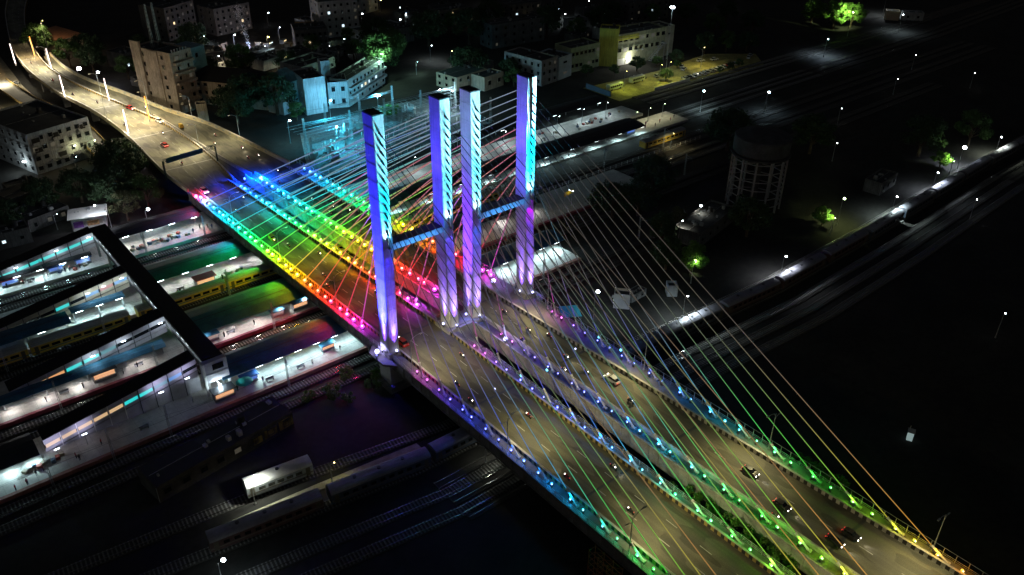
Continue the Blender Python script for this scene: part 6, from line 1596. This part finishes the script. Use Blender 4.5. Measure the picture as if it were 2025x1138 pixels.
for nm, pts in GD:
    for i, (x, y) in enumerate(sorted(pts)):
        tag(obj('crate', cr_me[i % 4], None, (x, y, -7.99), rnd.uniform(0, 3)), 'goods crate on the %s, %s from the left' % (nm, ORD[i+1]), 'crate', 'goods on the platforms')
cl = list(CL)
PP = [('nearest platform by the bridge', -8, [(-12.2, 17.2), (-4.0, 18.3), (-24.5, 18.5), (-30.6, 18.9)]), ('lower left end of the nearest platform', -8, [(-78.2, 16.2), (-76.0, 16.6), (-73.9, 18.2), (-72.5, 18.7), (-66.2, 18.4), (-65.8, 17.4), (-60.8, 19.6)]),
      ('maroon edged platform', -8, [(-15.6, 42.4), (-21, 42.8), (-24, 41.9), (-49, 42), (-45.5, 42.6), (-58, 42.3), (-66, 42.2)]), ('red kiosk platform', -8, [(-24.6, 70), (-22.4, 68.8), (-18, 68.6), (-17.0, 68.4), (-15.8, 68.7), (-12.5, 70), (-8.0, 70.2), (-25.6, 69.2), (-13.8, 69.4)]),
      ('far platform near the bridge', -8, [(-3.2, 103.4), (-2.2, 102.4), (-8, 103), (-15, 102.6), (-18, 103.4), (-22, 102.8), (-5.2, 104.8)]), ('far platform left of the footbridge', -8, [(-42, 101.8), (-44.6, 102.6), (-46, 102.0), (-50.5, 102.4), (-57, 102.0), (-61, 102.6)]),
      ('upper right lit platform', -8, [(126, 97.5), (131, 94), (138, 96.6), (143, 95.3), (152, 97.5), (160, 96.4), (118, 96), (171, 98)]), ('end of the lit right platform', -8, [(173, 79), (178, 78), (183, 80), (188, 78.5), (192, 80), (176, 81.5)])]
for nm, z, pts in PP:
    for i, (x, y) in enumerate(sorted(pts)):
        c = cl[(i*3+len(nm)) % len(cl)]
        person(STAND, x, y, z+.01, rnd.uniform(0, 6), c, '%s topped person on the %s, %s from the left' % (c, nm, ORD[i+1]), 'people on the platforms')
# yellow board beside the far beam, trestle under the deck
t = thing('station_board', 'blank yellow board on two posts right of the rearmost pylon', 'sign board', (96.8, 43.5, -8), .15)
MB().box(-2.4, 2.4, -.08, .08, 4.6, 6.0).build('board', M('board_yellow', (.75, .52, .03), .5, .12, 1), t)
for x in (-2, 2): MB().box(x-.08, x+.08, .082, .24, 0, 6).build('post', galv, t)
light(t, (0, -1.6, 6.4), (1, .9, .7), 160, .1); MB().box(-.3, .3, -1.7, -1.5, 6.4, 6.5).box(-.04, .04, -1.6, .1, 6.3, 6.38).build('board_lamp', tube_em, t)
t = thing('scaffold_tower', 'rusty scaffold lattice tower against the left roadway girder at the bottom', 'scaffold', (-3.2, -71, -6))
rust = M('rust_paint', (.35, .1, .06), .8, .3, 2)
for i in range(4):
    for j in range(2):
        MB().tube((-j*1.6, -i*2.2, -3), (-j*1.6, -i*2.2, 5.4), .05, 4).build('upright', rust, t)
br = MB()
for k in range(6):
    z = -2+1.4*k
    for j in range(2): br.tube((-j*1.6, 0, z), (-j*1.6, -6.6, z), .04, 4)
    for i in range(3): br.tube((0, -i*2.2, z), (0, -(i+1)*2.2, z+1.4 if k < 5 else z), .035, 3).tube((-1.6, -i*2.2, z), (0, -i*2.2, z), .035, 3)
br.build('braces', rust, t)
# a lit fountain plume and the sparkle of a small bazaar in the far town
fx, fy = 96, 290
t = thing('fountain', 'pale lit fountain plume in the dark town behind the hipped wing', 'fountain', (fx, fy, GZ))
r_ = random.Random(5); fm_ = MB()
for i in range(900):
    h = r_.random()**.7*24; sp = .25+h*.07
    c_ = (r_.gauss(0, sp)-h*.12, r_.gauss(0, sp), h); s_ = r_.uniform(.06, .16)
    fm_.add([(c_[0]-s_, c_[1], c_[2]), (c_[0], c_[1]-s_, c_[2]+s_), (c_[0]+s_, c_[1], c_[2]), (c_[0], c_[1]+s_, c_[2]+s_)], [(0,1,2,3)])
stuff(fm_.build('spray', M('spray_water', (.75, .8, .9), .3, .05, 1), t))
MB().lathe([(4, 0), (4, .7), (3.6, .7), (3.5, .3), (.1, .3)], n=24).build('basin', concrete, t)
for a, c_, e in ((0, (.6, .7, 1), cool_em), (2, (1, .6, .3), warm_em), (4, (.8, .8, 1), white_em)):
    MB().ball((2.6*math.cos(a), 2.6*math.sin(a), .9), .45).build('basin_lamp', e, t); light(t, (2.6*math.cos(a), 2.6*math.sin(a), 1.6), c_, 5000, .2)
stall_me = MB().box(-1.6, 1.6, -1.2, 1.2, 0, 2.0).box(-1.9, 1.9, -1.6, 1.4, 2.0, 2.15).mesh('stall', darkr)
for i in range(30):
    x = r_.uniform(102, 132); y = r_.uniform(262, 300)-.25*(x-102)
    t = thing('bazaar_stall', 'tiny lit bazaar stall in the far town, %s along the cluster' % ORD[i+1], 'stall', (x, y, GZ), r_.uniform(0, 3), 'bazaar stalls in the far town')
    obj('stall', stall_me, t)
    MB().box(-1.2, 1.2, -1.75, -1.62, 1.3, 1.3+r_.uniform(.25, .8)).build('stall_light', (white_em, warm_win, cool_win, tube_em)[i % 4], t)
# small illuminated parcels in the black yard on the right
t = thing('yard_light_box', 'pale glowing box hut alone in the black yard at lower right', 'hut', (77, -88, GZ), .4)
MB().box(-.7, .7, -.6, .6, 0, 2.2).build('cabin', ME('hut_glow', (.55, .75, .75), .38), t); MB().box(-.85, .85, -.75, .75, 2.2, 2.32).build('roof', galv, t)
MB().tube((.5, .4, 2.3), (.5, .4, 3.2), .08, 6).build('flue', galv, t)
# dust and air: thin haze that carries the lamps' glow
